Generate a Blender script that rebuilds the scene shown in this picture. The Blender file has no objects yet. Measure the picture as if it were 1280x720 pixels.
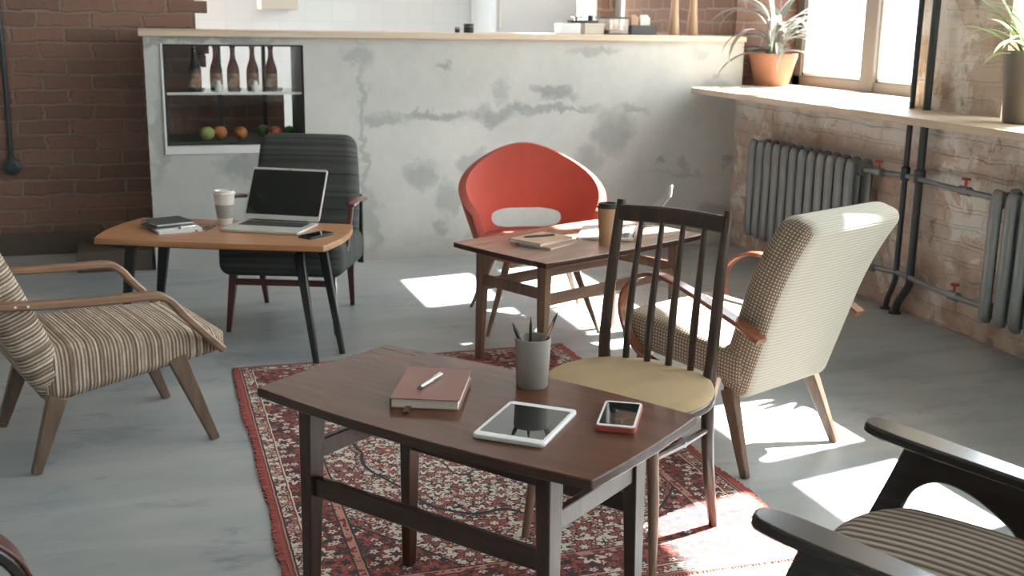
import bpy, bmesh, math, random
from mathutils import Vector, Matrix, Euler, noise
PI = math.pi
random.seed(7)
S = bpy.context.scene
C = S.collection

# ------------------------------------------------------------------ mesh helpers
def link_mesh(name, bm, m, parent=None, bevel=0.0, smooth=35, seg=2):
    bmesh.ops.recalc_face_normals(bm, faces=bm.faces)
    me = bpy.data.meshes.new(name)
    bm.to_mesh(me); bm.free()
    if smooth:
        for p in me.polygons: p.use_smooth = True
        me.set_sharp_from_angle(angle=math.radians(smooth))
    me.materials.append(m)
    o = bpy.data.objects.new(name, me); C.objects.link(o)
    if parent: o.parent = parent
    if bevel:
        b = o.modifiers.new('bevel', 'BEVEL'); b.width = bevel; b.segments = seg
        b.limit_method = 'ANGLE'; b.angle_limit = math.radians(40)
    return o

def tag(o, label, cat, group=None, kind=None):
    if label: o['label'] = label
    if cat: o['category'] = cat
    if group: o['group'] = group
    if kind: o['kind'] = kind
    return o

def thing(name, label, cat, loc=(0, 0, 0), yaw=0.0, group=None):
    o = bpy.data.objects.new(name, None); C.objects.link(o)
    o.empty_display_size = 0.1
    o.location = loc; o.rotation_euler = (0, 0, math.radians(yaw))
    return tag(o, label, cat, group)

def struct(name, bm, m, parent=None, bevel=0.0, smooth=35):
    o = link_mesh(name, bm, m, parent, bevel, smooth)
    if not parent: o['kind'] = 'structure'
    return o

def dup(root, label=None, group=None):
    r = root.copy(); C.objects.link(r)
    if label: r['label'] = label
    if group: r['group'] = group
    for ch in list(root.children):
        c = ch.copy(); C.objects.link(c); c.parent = r
        for g in list(ch.children):
            d = g.copy(); C.objects.link(d); d.parent = c
    return r

def NB(): return bmesh.new()

def box(bm, lo, hi, M=None):
    x0, y0, z0 = lo; x1, y1, z1 = hi
    vs = [Vector(v) for v in ((x0,y0,z0),(x1,y0,z0),(x1,y1,z0),(x0,y1,z0),(x0,y0,z1),(x1,y0,z1),(x1,y1,z1),(x0,y1,z1))]
    if M: vs = [M @ v for v in vs]
    v = [bm.verts.new(p) for p in vs]
    for f in ((0,3,2,1),(4,5,6,7),(0,1,5,4),(1,2,6,5),(2,3,7,6),(3,0,4,7)):
        bm.faces.new([v[i] for i in f])
    return bm

def bar(bm, p0, p1, s0, s1=None, side=(0, 1, 0)):
    """tapered rectangular bar; s = (size along 'side', size across)"""
    p0, p1 = Vector(p0), Vector(p1); s1 = s1 or s0
    d = (p1 - p0).normalized(); a = Vector(side); a = (a - a.dot(d) * d).normalized(); b = d.cross(a)
    q = []
    for p, s in ((p0, s0), (p1, s1)):
        for i, j in ((-1,-1),(1,-1),(1,1),(-1,1)):
            q.append(bm.verts.new(p + a * i * s[0] / 2 + b * j * s[1] / 2))
    for f in ((0,3,2,1),(4,5,6,7),(0,1,5,4),(1,2,6,5),(2,3,7,6),(3,0,4,7)):
        bm.faces.new([q[i] for i in f])
    return bm

def catmull(pts, n=6, closed=False):
    P = [Vector(p) for p in pts]; out = []; k = len(P)
    rng = range(k if closed else k - 1)
    for i in rng:
        if closed: a, b, c, d = P[(i-1) % k], P[i], P[(i+1) % k], P[(i+2) % k]
        else: a, b, c, d = P[max(i-1, 0)], P[i], P[i+1], P[min(i+2, k-1)]
        for j in range(n):
            t = j / n
            out.append(0.5 * ((2*b) + (c-a)*t + (2*a-5*b+4*c-d)*t*t + (3*b-a-3*c+d)*t*t*t))
    if not closed: out.append(P[-1])
    return out

def lerp_list(vals, n):
    out = []
    k = len(vals) - 1
    for i in range(n):
        t = i / (n - 1) * k; j = min(int(t), k - 1); f = t - j
        a, b = vals[j], vals[j + 1]
        out.append(tuple(x + (y - x) * f for x, y in zip(a, b)) if isinstance(a, (tuple, list)) else a + (b - a) * f)
    return out

def sweep(bm, path, size, side=None, closed=False, seg=10, rect=False, rnd=0.0):
    """sweep ellipse / rectangle along a path. size: (w along side, t across) or list of them"""
    P = [Vector(p) for p in path]; n = len(P)
    if not isinstance(size, list): size = [size] * n
    elif len(size) != n: size = lerp_list(size, n)
    rings = []
    prev = None
    for i, p in enumerate(P):
        if closed: t = (P[(i+1) % n] - P[i-1]).normalized()
        else: t = (P[min(i+1, n-1)] - P[max(i-1, 0)]).normalized()
        if side is not None: a = Vector(side)
        else:
            a = prev if prev is not None else (Vector((0, 0, 1)) if abs(t.z) < 0.9 else Vector((1, 0, 0)))
        a = (a - a.dot(t) * t).normalized(); b = t.cross(a); prev = a
        w, h = size[i]; ring = []
        if rect:
            c = min(w, h) * 0.25
            pr = ((-w/2+c,-h/2),(w/2-c,-h/2),(w/2,-h/2+c),(w/2,h/2-c),(w/2-c,h/2),(-w/2+c,h/2),(-w/2,h/2-c),(-w/2,-h/2+c))
        else:
            pr = [(w/2*math.cos(2*PI*k/seg), h/2*math.sin(2*PI*k/seg)) for k in range(seg)]
        for x, y in pr: ring.append(bm.verts.new(p + a * x + b * y))
        rings.append(ring)
    m = len(rings[0])
    for i in range(n if closed else n - 1):
        r0, r1 = rings[i], rings[(i+1) % n]
        for k in range(m): bm.faces.new((r0[k], r0[(k+1) % m], r1[(k+1) % m], r1[k]))
    if not closed:
        bm.faces.new(rings[0][::-1]); bm.faces.new(rings[-1])
    return bm

def lathe(bm, prof, seg=32, loc=(0, 0, 0), M=None):
    L = Vector(loc); rings = []
    for r, z in prof:
        if r < 1e-5: rings.append([bm.verts.new(L + Vector((0, 0, z)))])
        else: rings.append([bm.verts.new(L + Vector((r*math.cos(2*PI*k/seg), r*math.sin(2*PI*k/seg), z))) for k in range(seg)])
    for a, b in zip(rings, rings[1:]):
        if len(a) == 1 and len(b) == 1: continue
        for k in range(seg):
            k2 = (k+1) % seg
            if len(a) == 1: bm.faces.new((a[0], b[k2], b[k]))
            elif len(b) == 1: bm.faces.new((a[k], a[k2], b[0]))
            else: bm.faces.new((a[k], a[k2], b[k2], b[k]))
    if M: bmesh.ops.transform(bm, matrix=M, verts=bm.verts)
    return bm

def prism(bm, outline, z0, z1, M=None):
    lo = [bm.verts.new(Vector((x, y, z0))) for x, y in outline]
    hi = [bm.verts.new(Vector((x, y, z1))) for x, y in outline]
    n = len(lo)
    bm.faces.new(lo[::-1]); bm.faces.new(hi)
    for i in range(n): bm.faces.new((lo[i], lo[(i+1) % n], hi[(i+1) % n], hi[i]))
    if M: bmesh.ops.transform(bm, matrix=M, verts=lo + hi)
    return bm

def rrect(w, d, r, n=5):
    out = []
    for cx, cy, a0 in ((w/2-r, d/2-r, 0), (-w/2+r, d/2-r, 90), (-w/2+r, -d/2+r, 180), (w/2-r, -d/2+r, 270)):
        for i in range(n + 1):
            a = math.radians(a0 + 90 * i / n); out.append((cx + r*math.cos(a), cy + r*math.sin(a)))
    return out

def rbox(size, r, deform=None, M=None, uaxis=None, n=8, e=5):
    """rounded upholstery block centred at the origin, with UVs in metres; deform works in its own frame"""
    bm = NB(); uv = bm.loops.layers.uv.new('UVMap')
    h = [s / 2 for s in size]
    def params(hh):
        inner = hh - r
        out = [-inner - r * math.sin((e - i) / e * PI / 2) * 1.0 for i in range(e)]
        # angle-even samples toward the edge
        out = [-(inner + r * math.tan((e - i) / e * PI / 4)) for i in range(e)]
        out += [-inner + 2 * inner * i / n for i in range(n + 1)]
        out += [inner + r * math.tan((i + 1) / e * PI / 4) for i in range(e)]
        return out
    P = [params(hh) for hh in h]
    for ax in range(3):
        a1, a2 = (ax + 1) % 3, (ax + 2) % 3
        for sgn in (-1, 1):
            grid = {}
            for i, u in enumerate(P[a1]):
                for j, v in enumerate(P[a2]):
                    q = [0, 0, 0]; q[ax] = sgn * h[ax]; q[a1] = u; q[a2] = v
                    c = [max(-(h[k]-r), min(h[k]-r, q[k])) for k in range(3)]
                    d = Vector([q[k]-c[k] for k in range(3)]); d.normalize()
                    grid[i, j] = (bm.verts.new(Vector(c) + d * r), q)
            for i in range(len(P[a1]) - 1):
                for j in range(len(P[a2]) - 1):
                    ks = [(i, j), (i+1, j), (i+1, j+1), (i, j+1)]
                    if sgn < 0: ks = ks[::-1]
                    f = bm.faces.new([grid[k][0] for k in ks])
                    for lp, k in zip(f.loops, ks):
                        q = grid[k][1]
                        if uaxis is None: lp[uv].uv = ((q[1], q[2]) if ax == 0 else (q[0], q[2]) if ax == 1 else (q[1], q[0]))
                        else:
                            o = [k2 for k2 in range(3) if k2 != uaxis and k2 != ax]
                            if ax == uaxis: lp[uv].uv = (sgn * h[ax] + sgn * (h[2] + q[2] if uaxis == 0 else h[0] + q[0]) * -1.0, q[1])
                            else: lp[uv].uv = (q[uaxis], q[o[0]])
    bmesh.ops.remove_doubles(bm, verts=bm.verts, dist=1e-5)
    if deform:
        for v in bm.verts: v.co = Vector(deform(v.co.copy()))
    if M: bmesh.ops.transform(bm, matrix=M, verts=bm.verts)
    return bm

def TR(loc=(0,0,0), rot=(0,0,0)):
    return Matrix.Translation(loc) @ Euler([math.radians(a) for a in rot]).to_matrix().to_4x4()

# ------------------------------------------------------------------ node helpers
class X:
    """tiny expression builder over Math nodes"""
    nt = None
    def __init__(s, sock): s.s = sock
    @staticmethod
    def m(op, *a):
        n = X.nt.nodes.new('ShaderNodeMath'); n.operation = op
        for i, v in enumerate(a):
            if isinstance(v, X): X.nt.links.new(v.s, n.inputs[i])
            else: n.inputs[i].default_value = v
        return X(n.outputs[0])
    def __add__(s, o): return X.m('ADD', s, o)
    __radd__ = __add__
    def __sub__(s, o): return X.m('SUBTRACT', s, o)
    def __rsub__(s, o): return X.m('SUBTRACT', o, s)
    def __mul__(s, o): return X.m('MULTIPLY', s, o)
    __rmul__ = __mul__
    def __truediv__(s, o): return X.m('DIVIDE', s, o)
    def __lt__(s, o): return X.m('LESS_THAN', s, o)
    def __gt__(s, o): return X.m('GREATER_THAN', s, o)
    def abs(s): return X.m('ABSOLUTE', s)
    def sin(s): return X.m('SINE', s)
    def max(s, o): return X.m('MAXIMUM', s, o)
    def min(s, o): return X.m('MINIMUM', s, o)
    def pw(s, o): return X.m('POWER', s, o)
    def fract(s): return X.m('FRACT', s)
    def clamp(s):
        r = X.m('ADD', s, 0.0); r.s.node.use_clamp = True; return r

def new_mat(name, rough=0.5, spec=0.5, metal=0.0, color=None, coat=0.0):
    m = bpy.data.materials.new(name); m.use_nodes = True
    nt = m.node_tree; X.nt = nt
    b = nt.nodes['Principled BSDF']
    b.inputs['Roughness'].default_value = rough
    b.inputs['Specular IOR Level'].default_value = spec
    b.inputs['Metallic'].default_value = metal
    b.inputs['Coat Weight'].default_value = coat
    if color: b.inputs['Base Color'].default_value = (*color, 1)
    return m, nt, b

def coords(nt, kind='Object', scale=(1, 1, 1), rot=(0, 0, 0), loc=(0, 0, 0)):
    t = nt.nodes.new('ShaderNodeTexCoord'); mp = nt.nodes.new('ShaderNodeMapping')
    mp.inputs['Scale'].default_value = scale; mp.inputs['Rotation'].default_value = rot; mp.inputs['Location'].default_value = loc
    nt.links.new(t.outputs[kind], mp.inputs[0]); return mp.outputs[0]

def sep(nt, v):
    s = nt.nodes.new('ShaderNodeSeparateXYZ'); nt.links.new(v, s.inputs[0])
    return X(s.outputs[0]), X(s.outputs[1]), X(s.outputs[2])

def comb(nt, x, y, z=0.0):
    c = nt.nodes.new('ShaderNodeCombineXYZ')
    for i, v in enumerate((x, y, z)):
        if isinstance(v, X): nt.links.new(v.s, c.inputs[i])
        else: c.inputs[i].default_value = v
    return c.outputs[0]

def noisef(nt, v, scale=5, detail=4, rough=0.55, dist=0.0):
    n = nt.nodes.new('ShaderNodeTexNoise'); nt.links.new(v, n.inputs['Vector'])
    n.inputs['Scale'].default_value = scale; n.inputs['Detail'].default_value = detail
    n.inputs['Roughness'].default_value = rough; n.inputs['Distortion'].default_value = dist
    return X(n.outputs[0])

def ramp(nt, fac, stops, interp='LINEAR'):
    r = nt.nodes.new('ShaderNodeValToRGB'); cr = r.color_ramp; cr.interpolation = interp
    while len(cr.elements) < len(stops): cr.elements.new(0.5)
    for e, (p, c) in zip(cr.elements, stops):
        e.position = p; e.color = (*c, 1) if len(c) == 3 else c
    nt.links.new(fac.s, r.inputs[0]); return r.outputs[0]

def mix(nt, fac, a, b, mode='MIX'):
    n = nt.nodes.new('ShaderNodeMix'); n.data_type = 'RGBA'; n.blend_type = mode
    if isinstance(fac, X): nt.links.new(fac.s, n.inputs[0])
    else: n.inputs[0].default_value = fac
    for v, i in ((a, 6), (b, 7)):
        if isinstance(v, tuple): n.inputs[i].default_value = (*v, 1)
        else: nt.links.new(v, n.inputs[i])
    return n.outputs[2]

def bump(nt, b, h, dist=0.002, strength=1.0):
    n = nt.nodes.new('ShaderNodeBump'); n.inputs['Distance'].default_value = dist; n.inputs['Strength'].default_value = strength
    nt.links.new(h.s, n.inputs['Height']); nt.links.new(n.outputs[0], b.inputs['Normal'])

def plain(name, color, rough=0.5, metal=0.0, spec=0.5, coat=0.0, bumpy=0.0, var=0.0):
    m, nt, b = new_mat(name, rough, spec, metal, color, coat)
    v = coords(nt)
    if var:
        f = noisef(nt, v, 14, 3)
        c = mix(nt, f, tuple(x*(1-var) for x in color), tuple(min(1, x*(1+var)) for x in color))
        nt.links.new(c, b.inputs['Base Color'])
    if bumpy: bump(nt, b, noisef(nt, v, 300, 2), bumpy)
    return m

def wood(name, c0, c1, rough=0.35, axis='z', coat=0.0, scale=1.0, bumpd=0.0004, ripple=False):
    m, nt, b = new_mat(name, rough, 0.5, coat=coat)
    b.inputs['Coat Roughness'].default_value = 0.12
    st = {'x': (1.2, 14, 14), 'y': (14, 1.2, 14), 'z': (14, 14, 1.2)}[axis]
    v = coords(nt, 'Object', tuple(s*scale for s in st))
    f = noisef(nt, v, 2.2, 6, 0.6, 0.6); g = noisef(nt, v, 9, 3, 0.6)
    f = ((f - 0.5) * 1.7 + (g - 0.5) * 0.6 + 0.5).clamp()
    nt.links.new(ramp(nt, f, [(0.15, c0), (0.85, c1)]), b.inputs['Base Color'])
    if ripple:
        w = coords(nt, 'Object', (60, 14, 1))
        bump(nt, b, noisef(nt, w, 1.0, 2, 0.5, 0.4), 0.0008, 0.25)
    elif bumpd: bump(nt, b, g, bumpd, 0.6)
    return m

# ------------------------------------------------------------------ materials
M = {}
M['dark_wood'] = wood('dark_wood', (0.030, 0.013, 0.009), (0.075, 0.032, 0.020), 0.33, 'z')
M['dark_wood_x'] = wood('dark_wood_along', (0.030, 0.013, 0.009), (0.075, 0.032, 0.020), 0.33, 'x')
M['dark_top'] = wood('dark_lacquered_top', (0.088, 0.036, 0.021), (0.130, 0.056, 0.034), 0.19, 'x', ripple=True); M['dark_top'].node_tree.nodes['Principled BSDF'].inputs['Specular IOR Level'].default_value = 0.14
M['mid_wood'] = wood('walnut_wood', (0.15, 0.085, 0.055), (0.27, 0.165, 0.11), 0.38, 'z')
M['mid_wood_x'] = wood('walnut_wood_along', (0.15, 0.085, 0.055), (0.27, 0.165, 0.11), 0.38, 'x')
M['mid_top'] = wood('walnut_top', (0.22, 0.135, 0.095), (0.34, 0.22, 0.16), 0.24, 'x', coat=0.1)
M['orange_top'] = wood('orange_veneer_top', (0.36, 0.165, 0.070), (0.50, 0.255, 0.125), 0.30, 'x', coat=0.1)
M['oak'] = wood('pale_oak', (0.24, 0.135, 0.075), (0.40, 0.245, 0.145), 0.42, 'z')
M['oak_x'] = wood('brown_oak_arm', (0.17, 0.095, 0.055), (0.30, 0.175, 0.105), 0.42, 'x')
M['oak_leg'] = wood('brown_leg', (0.115, 0.073, 0.050), (0.205, 0.138, 0.098), 0.42, 'z')
M['red_wood'] = wood('reddish_bentwood', (0.16, 0.05, 0.026), (0.30, 0.11, 0.055), 0.25, 'x', coat=0.4)
M['black_wood'] = wood('black_brown_wood', (0.018, 0.015, 0.013), (0.036, 0.028, 0.024), 0.24, 'x', coat=0.25)
M['mahogany'] = wood('mahogany', (0.07, 0.016, 0.014), (0.13, 0.035, 0.027), 0.28, 'z', coat=0.2)
M['spindle_wood'] = wood('spindle_wood', (0.030, 0.017, 0.012), (0.070, 0.038, 0.026), 0.3, 'z', coat=0.15)
M['plank'] = wood('pine_plank', (0.44, 0.335, 0.235), (0.56, 0.45, 0.34), 0.5, 'y')
M['plank_x'] = wood('pine_plank_along', (0.55, 0.43, 0.31), (0.68, 0.56, 0.43), 0.5, 'x')
M['bottle_wood'] = wood('turned_wood', (0.36, 0.22, 0.125), (0.48, 0.32, 0.20), 0.4, 'z')
M['black_metal'] = plain('black_paint', (0.016, 0.018, 0.017), 0.35)
M['red_felt'] = plain('red_felt', (0.42, 0.105, 0.080), 0.85, spec=0.25, bumpy=0.0012, var=0.08)
M['ochre'] = plain('ochre_cloth', (0.40, 0.29, 0.165), 0.8, spec=0.2, bumpy=0.001, var=0.10)
M['silver'] = plain('silver_aluminium', (0.62, 0.60, 0.57), 0.38, 0.35)
M['chrome'] = plain('chrome', (0.75, 0.77, 0.78), 0.15, 1.0)
M['screen'] = plain('black_screen', (0.010, 0.012, 0.011), 0.10)
M['tablet_glass'] = plain('tablet_glass', (0.012, 0.013, 0.013), 0.02, spec=0.9)
M['white_plastic'] = plain('white_plastic', (0.78, 0.78, 0.77), 0.3)
M['black_plastic'] = plain('black_plastic', (0.02, 0.021, 0.021), 0.35)
M['grey_ceramic'] = plain('grey_ceramic', (0.30, 0.275, 0.25), 0.55)
M['red_case'] = plain('red_phone_case', (0.45, 0.10, 0.08), 0.35)
M['rose_leather'] = plain('brown_leatherette', (0.235, 0.092, 0.066), 0.42, bumpy=0.0004)
M['paper'] = plain('paper', (0.72, 0.69, 0.62), 0.8)
M['white_paper'] = plain('white_paper', (0.75, 0.76, 0.76), 0.7)
M['grey_cover'] = plain('charcoal_cover', (0.055, 0.06, 0.058), 0.6)
M['kraft'] = plain('kraft_card', (0.48, 0.31, 0.20), 0.7, var=0.06)
M['kraft_dark'] = plain('brown_kraft_cup', (0.42, 0.245, 0.135), 0.6)
M['cup_white'] = plain('white_cup', (0.72, 0.68, 0.62), 0.5)
M['sleeve'] = plain('grey_sleeve', (0.36, 0.34, 0.31), 0.7)
M['terracotta'] = plain('terracotta', (0.38, 0.18, 0.11), 0.75, var=0.08)
M['pot_grey'] = plain('dark_grey_pot', (0.115, 0.10, 0.085), 0.5)
M['soil'] = plain('soil', (0.05, 0.035, 0.025), 0.95, var=0.4)
M['iron'] = plain('painted_iron', (0.22, 0.235, 0.235), 0.38, 0.35, var=0.2)
M['pipe_black'] = plain('dark_pipe_paint', (0.045, 0.055, 0.058), 0.35, 0.3, var=0.2)
M['valve_red'] = plain('red_valve_paint', (0.5, 0.06, 0.05), 0.5)
M['frame_brown'] = plain('window_frame_taupe', (0.17, 0.15, 0.13), 0.5)
M['frame_white'] = plain('pale_frame', (0.70, 0.70, 0.69), 0.5)
M['dark_lining'] = plain('dark_lining', (0.035, 0.035, 0.033), 0.6)
M['plinth'] = plain('dark_brown_plinth', (0.105, 0.080, 0.062), 0.6, var=0.2)
M['wall_paint'] = plain('pale_wall_paint', (0.60, 0.60, 0.58), 0.85)
M['ceiling_paint'] = plain('grey_ceiling_paint', (0.48, 0.475, 0.46), 0.9)
M['trim_grey'] = plain('dark_trim', (0.06, 0.062, 0.062), 0.5)
M['lime'] = plain('green_apple_skin', (0.30, 0.35, 0.10), 0.4, var=0.12)
M['orange'] = plain('orange_peel', (0.50, 0.19, 0.055), 0.45, bumpy=0.0006)
M['red_fruit'] = plain('red_fruit_skin', (0.36, 0.08, 0.045), 0.35, var=0.15)
M['green_fruit'] = plain('dark_green_skin', (0.07, 0.16, 0.045), 0.4, var=0.2)
M['panel_beige'] = plain('beige_panel', (0.62, 0.57, 0.49), 0.6)
M['outdoor'] = plain('pale_render_outside', (0.80, 0.80, 0.78), 0.9)

def leaf_mat(name, c0, c1, c2):
    m, nt, b = new_mat(name, 0.4)
    x, y, z = sep(nt, coords(nt, 'UV'))
    f = (x - 0.5).abs() * 2.0
    n = noisef(nt, coords(nt), 9, 2)
    nt.links.new(ramp(nt, (f * 0.75 + n * 0.3).clamp(), [(0.15, c0), (0.45, c1), (0.8, c2)]), b.inputs['Base Color'])
    b.inputs['Subsurface Weight'].default_value = 0.0
    tr = nt.nodes.new('ShaderNodeBsdfTranslucent'); tr.inputs[0].default_value = (*c1, 1)
    mx = nt.nodes.new('ShaderNodeMixShader'); mx.inputs[0].default_value = 0.3
    out = nt.nodes['Material Output']
    nt.links.new(b.outputs[0], mx.inputs[1]); nt.links.new(tr.outputs[0], mx.inputs[2]); nt.links.new(mx.outputs[0], out.inputs[0])
    return m
M['leaf_purple'] = leaf_mat('green_and_mauve_leaf', (0.10, 0.17, 0.085), (0.26, 0.27, 0.22), (0.17, 0.085, 0.14))
M['leaf_pale'] = leaf_mat('pale_green_leaf', (0.22, 0.32, 0.11), (0.42, 0.50, 0.28), (0.28, 0.38, 0.17))

def glass_mat(name, tint=(1, 1, 1), refl=0.06):
    m = bpy.data.materials.new(name); m.use_nodes = True; nt = m.node_tree; X.nt = nt
    nt.nodes.remove(nt.nodes['Principled BSDF'])
    t = nt.nodes.new('ShaderNodeBsdfTransparent'); t.inputs[0].default_value = (*tint, 1)
    g = nt.nodes.new('ShaderNodeBsdfGlossy'); g.inputs['Roughness'].default_value = 0.02
    fr = nt.nodes.new('ShaderNodeLayerWeight'); fr.inputs[0].default_value = 0.5
    x = nt.nodes.new('ShaderNodeMixShader'); nt.links.new((X(fr.outputs['Facing']).pw(4.0) * 0.45 + refl * 0.35).clamp().s, x.inputs[0])
    nt.links.new(t.outputs[0], x.inputs[1]); nt.links.new(g.outputs[0], x.inputs[2])
    nt.links.new(x.outputs[0], nt.nodes['Material Output'].inputs[0]); return m
M['glass'] = glass_mat('window_glass', (0.97, 0.98, 0.98))
M['shelf_glass'] = glass_mat('shelf_glass', (0.80, 0.88, 0.85), 0.3)
M['dish_glass'] = glass_mat('dish_glass', (0.82, 0.85, 0.84), 0.5)
M['amber'] = glass_mat('amber_glass', (0.24, 0.11, 0.05), 0.12)
def label_mat():
    m, nt, b = new_mat('bottle_label', 0.6)
    x, y, z = sep(nt, coords(nt))
    f = noisef(nt, coords(nt), 22, 2)
    s = ((z * 1.0 + x * 0.7) * 22.0).sin() * 0.25 + f
    nt.links.new(ramp(nt, s.clamp(), [(0.3, (0.42, 0.20, 0.09)), (0.5, (0.58, 0.50, 0.42)), (0.7, (0.30, 0.16, 0.09))]), b.inputs['Base Color'])
    return m
M['bottle_label'] = label_mat()

# concrete floor
def floor_mat():
    m, nt, b = new_mat('polished_concrete', 0.42)
    v = coords(nt)
    a = noisef(nt, v, 0.9, 5, 0.6, 0.3)
    st = coords(nt, 'Object', (0.7, 3.2, 1), (0, 0, 0.25)); s = noisef(nt, st, 1.6, 6, 0.65, 0.8)
    c = ramp(nt, (a * 0.6 + s * 0.5 - 0.05).clamp(), [(0.30, (0.21, 0.245, 0.272)), (0.45, (0.335, 0.365, 0.373)), (0.60, (0.44, 0.445, 0.43))])
    p = noisef(nt, coords(nt, 'Object', (1, 2.4, 1), (0, 0, 0.5), (3, 1, 0)), 2.2, 7, 0.7, 0.5)
    c = mix(nt, ramp_f(nt, p, 0.56, 0.68) * 0.85, c, (0.215, 0.235, 0.255))
    nt.links.new(c, b.inputs['Base Color'])
    r = (0.28 + a * 0.20); nt.links.new(r.s, b.inputs['Roughness'])
    bump(nt, b, noisef(nt, v, 30, 4), 0.001, 0.3)
    return m
def ramp_f(nt, f, a, b_):
    n = nt.nodes.new('ShaderNodeMapRange'); n.inputs[1].default_value = a; n.inputs[2].default_value = b_
    nt.links.new(f.s, n.inputs[0]); return X(n.outputs[0])
M['floor'] = floor_mat()

# plaster counter front: pale grey with worn dark patches (x, z, rx, rz, strength)
PATCH = [(0.30,1.255,0.55,0.03,.75),(1.17,0.70,0.022,0.60,.55),(1.30,0.80,0.14,0.05,.6),(1.62,0.83,0.22,0.035,.8),(2.25,0.86,0.42,0.03,.75),(1.95,0.83,0.16,0.06,.8),
         (1.62,1.10,0.07,0.025,.7),(2.00,0.98,0.05,0.09,.5),(2.33,0.97,0.15,0.05,.85),(2.72,0.72,0.13,0.17,.7),(2.55,0.53,0.11,0.12,.6),(2.85,0.86,0.10,0.04,.6),
         (1.50,0.50,0.10,0.09,.65),(1.68,0.36,0.08,0.14,.6),(1.85,0.55,0.09,0.08,.6),(1.62,0.18,0.06,0.05,.6),(0.50,0.56,0.16,0.08,.75),(0.80,0.52,0.10,0.08,.6),(1.22,0.22,0.05,0.22,.5),
         (2.60,1.22,0.20,0.035,.55),(3.40,1.02,0.13,0.04,.55),(3.30,1.22,0.12,0.05,.4),(3.20,0.52,0.03,0.07,.5),(3.50,0.52,0.04,0.04,.7),(3.02,0.55,0.03,0.03,.7),
         (3.45,0.22,0.18,0.05,.55),(0.06,0.75,0.05,0.30,.5),(1.15,1.17,0.10,0.04,.5),(3.2,0.46,0.25,0.012,.4),(2.0,0.10,0.5,0.03,.3)]
def plaster_mat():
    m, nt, b = new_mat('worn_plaster', 0.75, 0.3)
    g = nt.nodes.new('ShaderNodeNewGeometry'); v = g.outputs['Position']
    x, y, z = sep(nt, v)
    dx = (noisef(nt, v, 6, 4, 0.65) - 0.5) * 0.30; dz = (noisef(nt, v, 7.3, 4, 0.65, 0.3) - 0.5) * 0.24
    tot = None
    for px, pz, rx, rz, st in PATCH:
        d = (((x + dx - px) / rx).pw(2.0) + ((z + dz - pz) / rz).pw(2.0))
        e = (1.25 - d).clamp() * st
        tot = e if tot is None else tot.max(e)
    n = noisef(nt, v, 16, 5, 0.7); big = noisef(nt, v, 1.7, 4, 0.6)
    k = (tot * (0.45 + n * 0.9)).clamp()
    base = ramp(nt, (big * 0.7 + n * 0.3).clamp(), [(0.3, (0.44, 0.455, 0.44)), (0.55, (0.54, 0.55, 0.525)), (0.75, (0.60, 0.605, 0.58))])
    c = mix(nt, k, base, (0.25, 0.265, 0.26))
    nt.links.new(c, b.inputs['Base Color'])
    bump(nt, b, n, 0.003, 0.3)
    return m
M['plaster'] = plaster_mat()

def brick_mat(name, axes, cols, mortar, white=0.0, rowh=0.078, blen=0.26):
    m, nt, b = new_mat(name, 0.85, 0.25)
    g = nt.nodes.new('ShaderNodeNewGeometry'); v = g.outputs['Position']
    x, y, z = sep(nt, v); xyz = {'x': x, 'y': y, 'z': z}
    dn = (noisef(nt, v, 8, 4, 0.65) - 0.5) * 0.085; dn2 = (noisef(nt, v, 7.1, 4, 0.62, 0.4) - 0.5) * 0.045
    uu = xyz[axes[0]] if len(axes) == 2 else (x + y)
    vec = comb(nt, uu + dn, z + dn2, 0.0)
    br = nt.nodes.new('ShaderNodeTexBrick'); nt.links.new(vec, br.inputs['Vector'])
    br.inputs['Scale'].default_value = 1.0; br.inputs['Brick Width'].default_value = blen; br.inputs['Row Height'].default_value = rowh
    br.inputs['Mortar Size'].default_value = 0.011; br.inputs['Mortar Smooth'].default_value = 0.35; br.inputs['Bias'].default_value = 0.0
    br.inputs['Color1'].default_value = (*cols[0], 1); br.inputs['Color2'].default_value = (*cols[1], 1); br.inputs['Mortar'].default_value = (*mortar, 1)
    n = noisef(nt, v, 22, 5, 0.7); n2 = noisef(nt, v, 3.1, 4, 0.6)
    c = mix(nt, n, br.outputs['Color'], cols[2], 'MIX'); c = mix(nt, 0.55, br.outputs['Color'], c)
    c = mix(nt, ramp_f(nt, n, 0.58, 0.75) * 0.5, c, tuple(q*0.45 for q in cols[1]))
    if white:
        w = ramp_f(nt, n2 + (n - 0.5) * 0.35, 0.56 - white * 0.12, 0.66)
        c = mix(nt, w * 0.8, c, (0.62, 0.57, 0.50))
        zb = ((z - 0.80 + (n2 - 0.5) * 0.45 + (n - 0.5) * 0.2) * 14.0).clamp() * ((1.02 - z) * 40.0).clamp()
        c = mix(nt, zb * 0.9, c, (0.76, 0.74, 0.68))
        blot = ramp_f(nt, noisef(nt, v, 1.4, 6, 0.7, 0.5), 0.46, 0.60)
        c = mix(nt, blot * 0.55, c, (0.64, 0.55, 0.46))
        c = mix(nt, ramp_f(nt, noisef(nt, v, 2.6, 6, 0.72, 0.8), 0.55, 0.60) * 0.85, c, (0.78, 0.76, 0.70))
        c = mix(nt, ramp_f(nt, noisef(nt, v, 4.1, 6, 0.75, 1.0), 0.60, 0.66) * 0.7, c, (0.20, 0.125, 0.085))
        k2 = ramp_f(nt, noisef(nt, coords(nt, 'Object', (1, 1, 1), (0, 0, 0), (5, 3, 2)), 2.3, 5, 0.65), 0.52, 0.64)
        c = mix(nt, k2 * 0.65, c, (0.33, 0.215, 0.145))
    nt.links.new(c, b.inputs['Base Color'])
    h = X(br.outputs['Fac']) * -1.0 + n * 0.5
    bump(nt, b, h, 0.007 if white else 0.014, 0.8)
    return m
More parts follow.
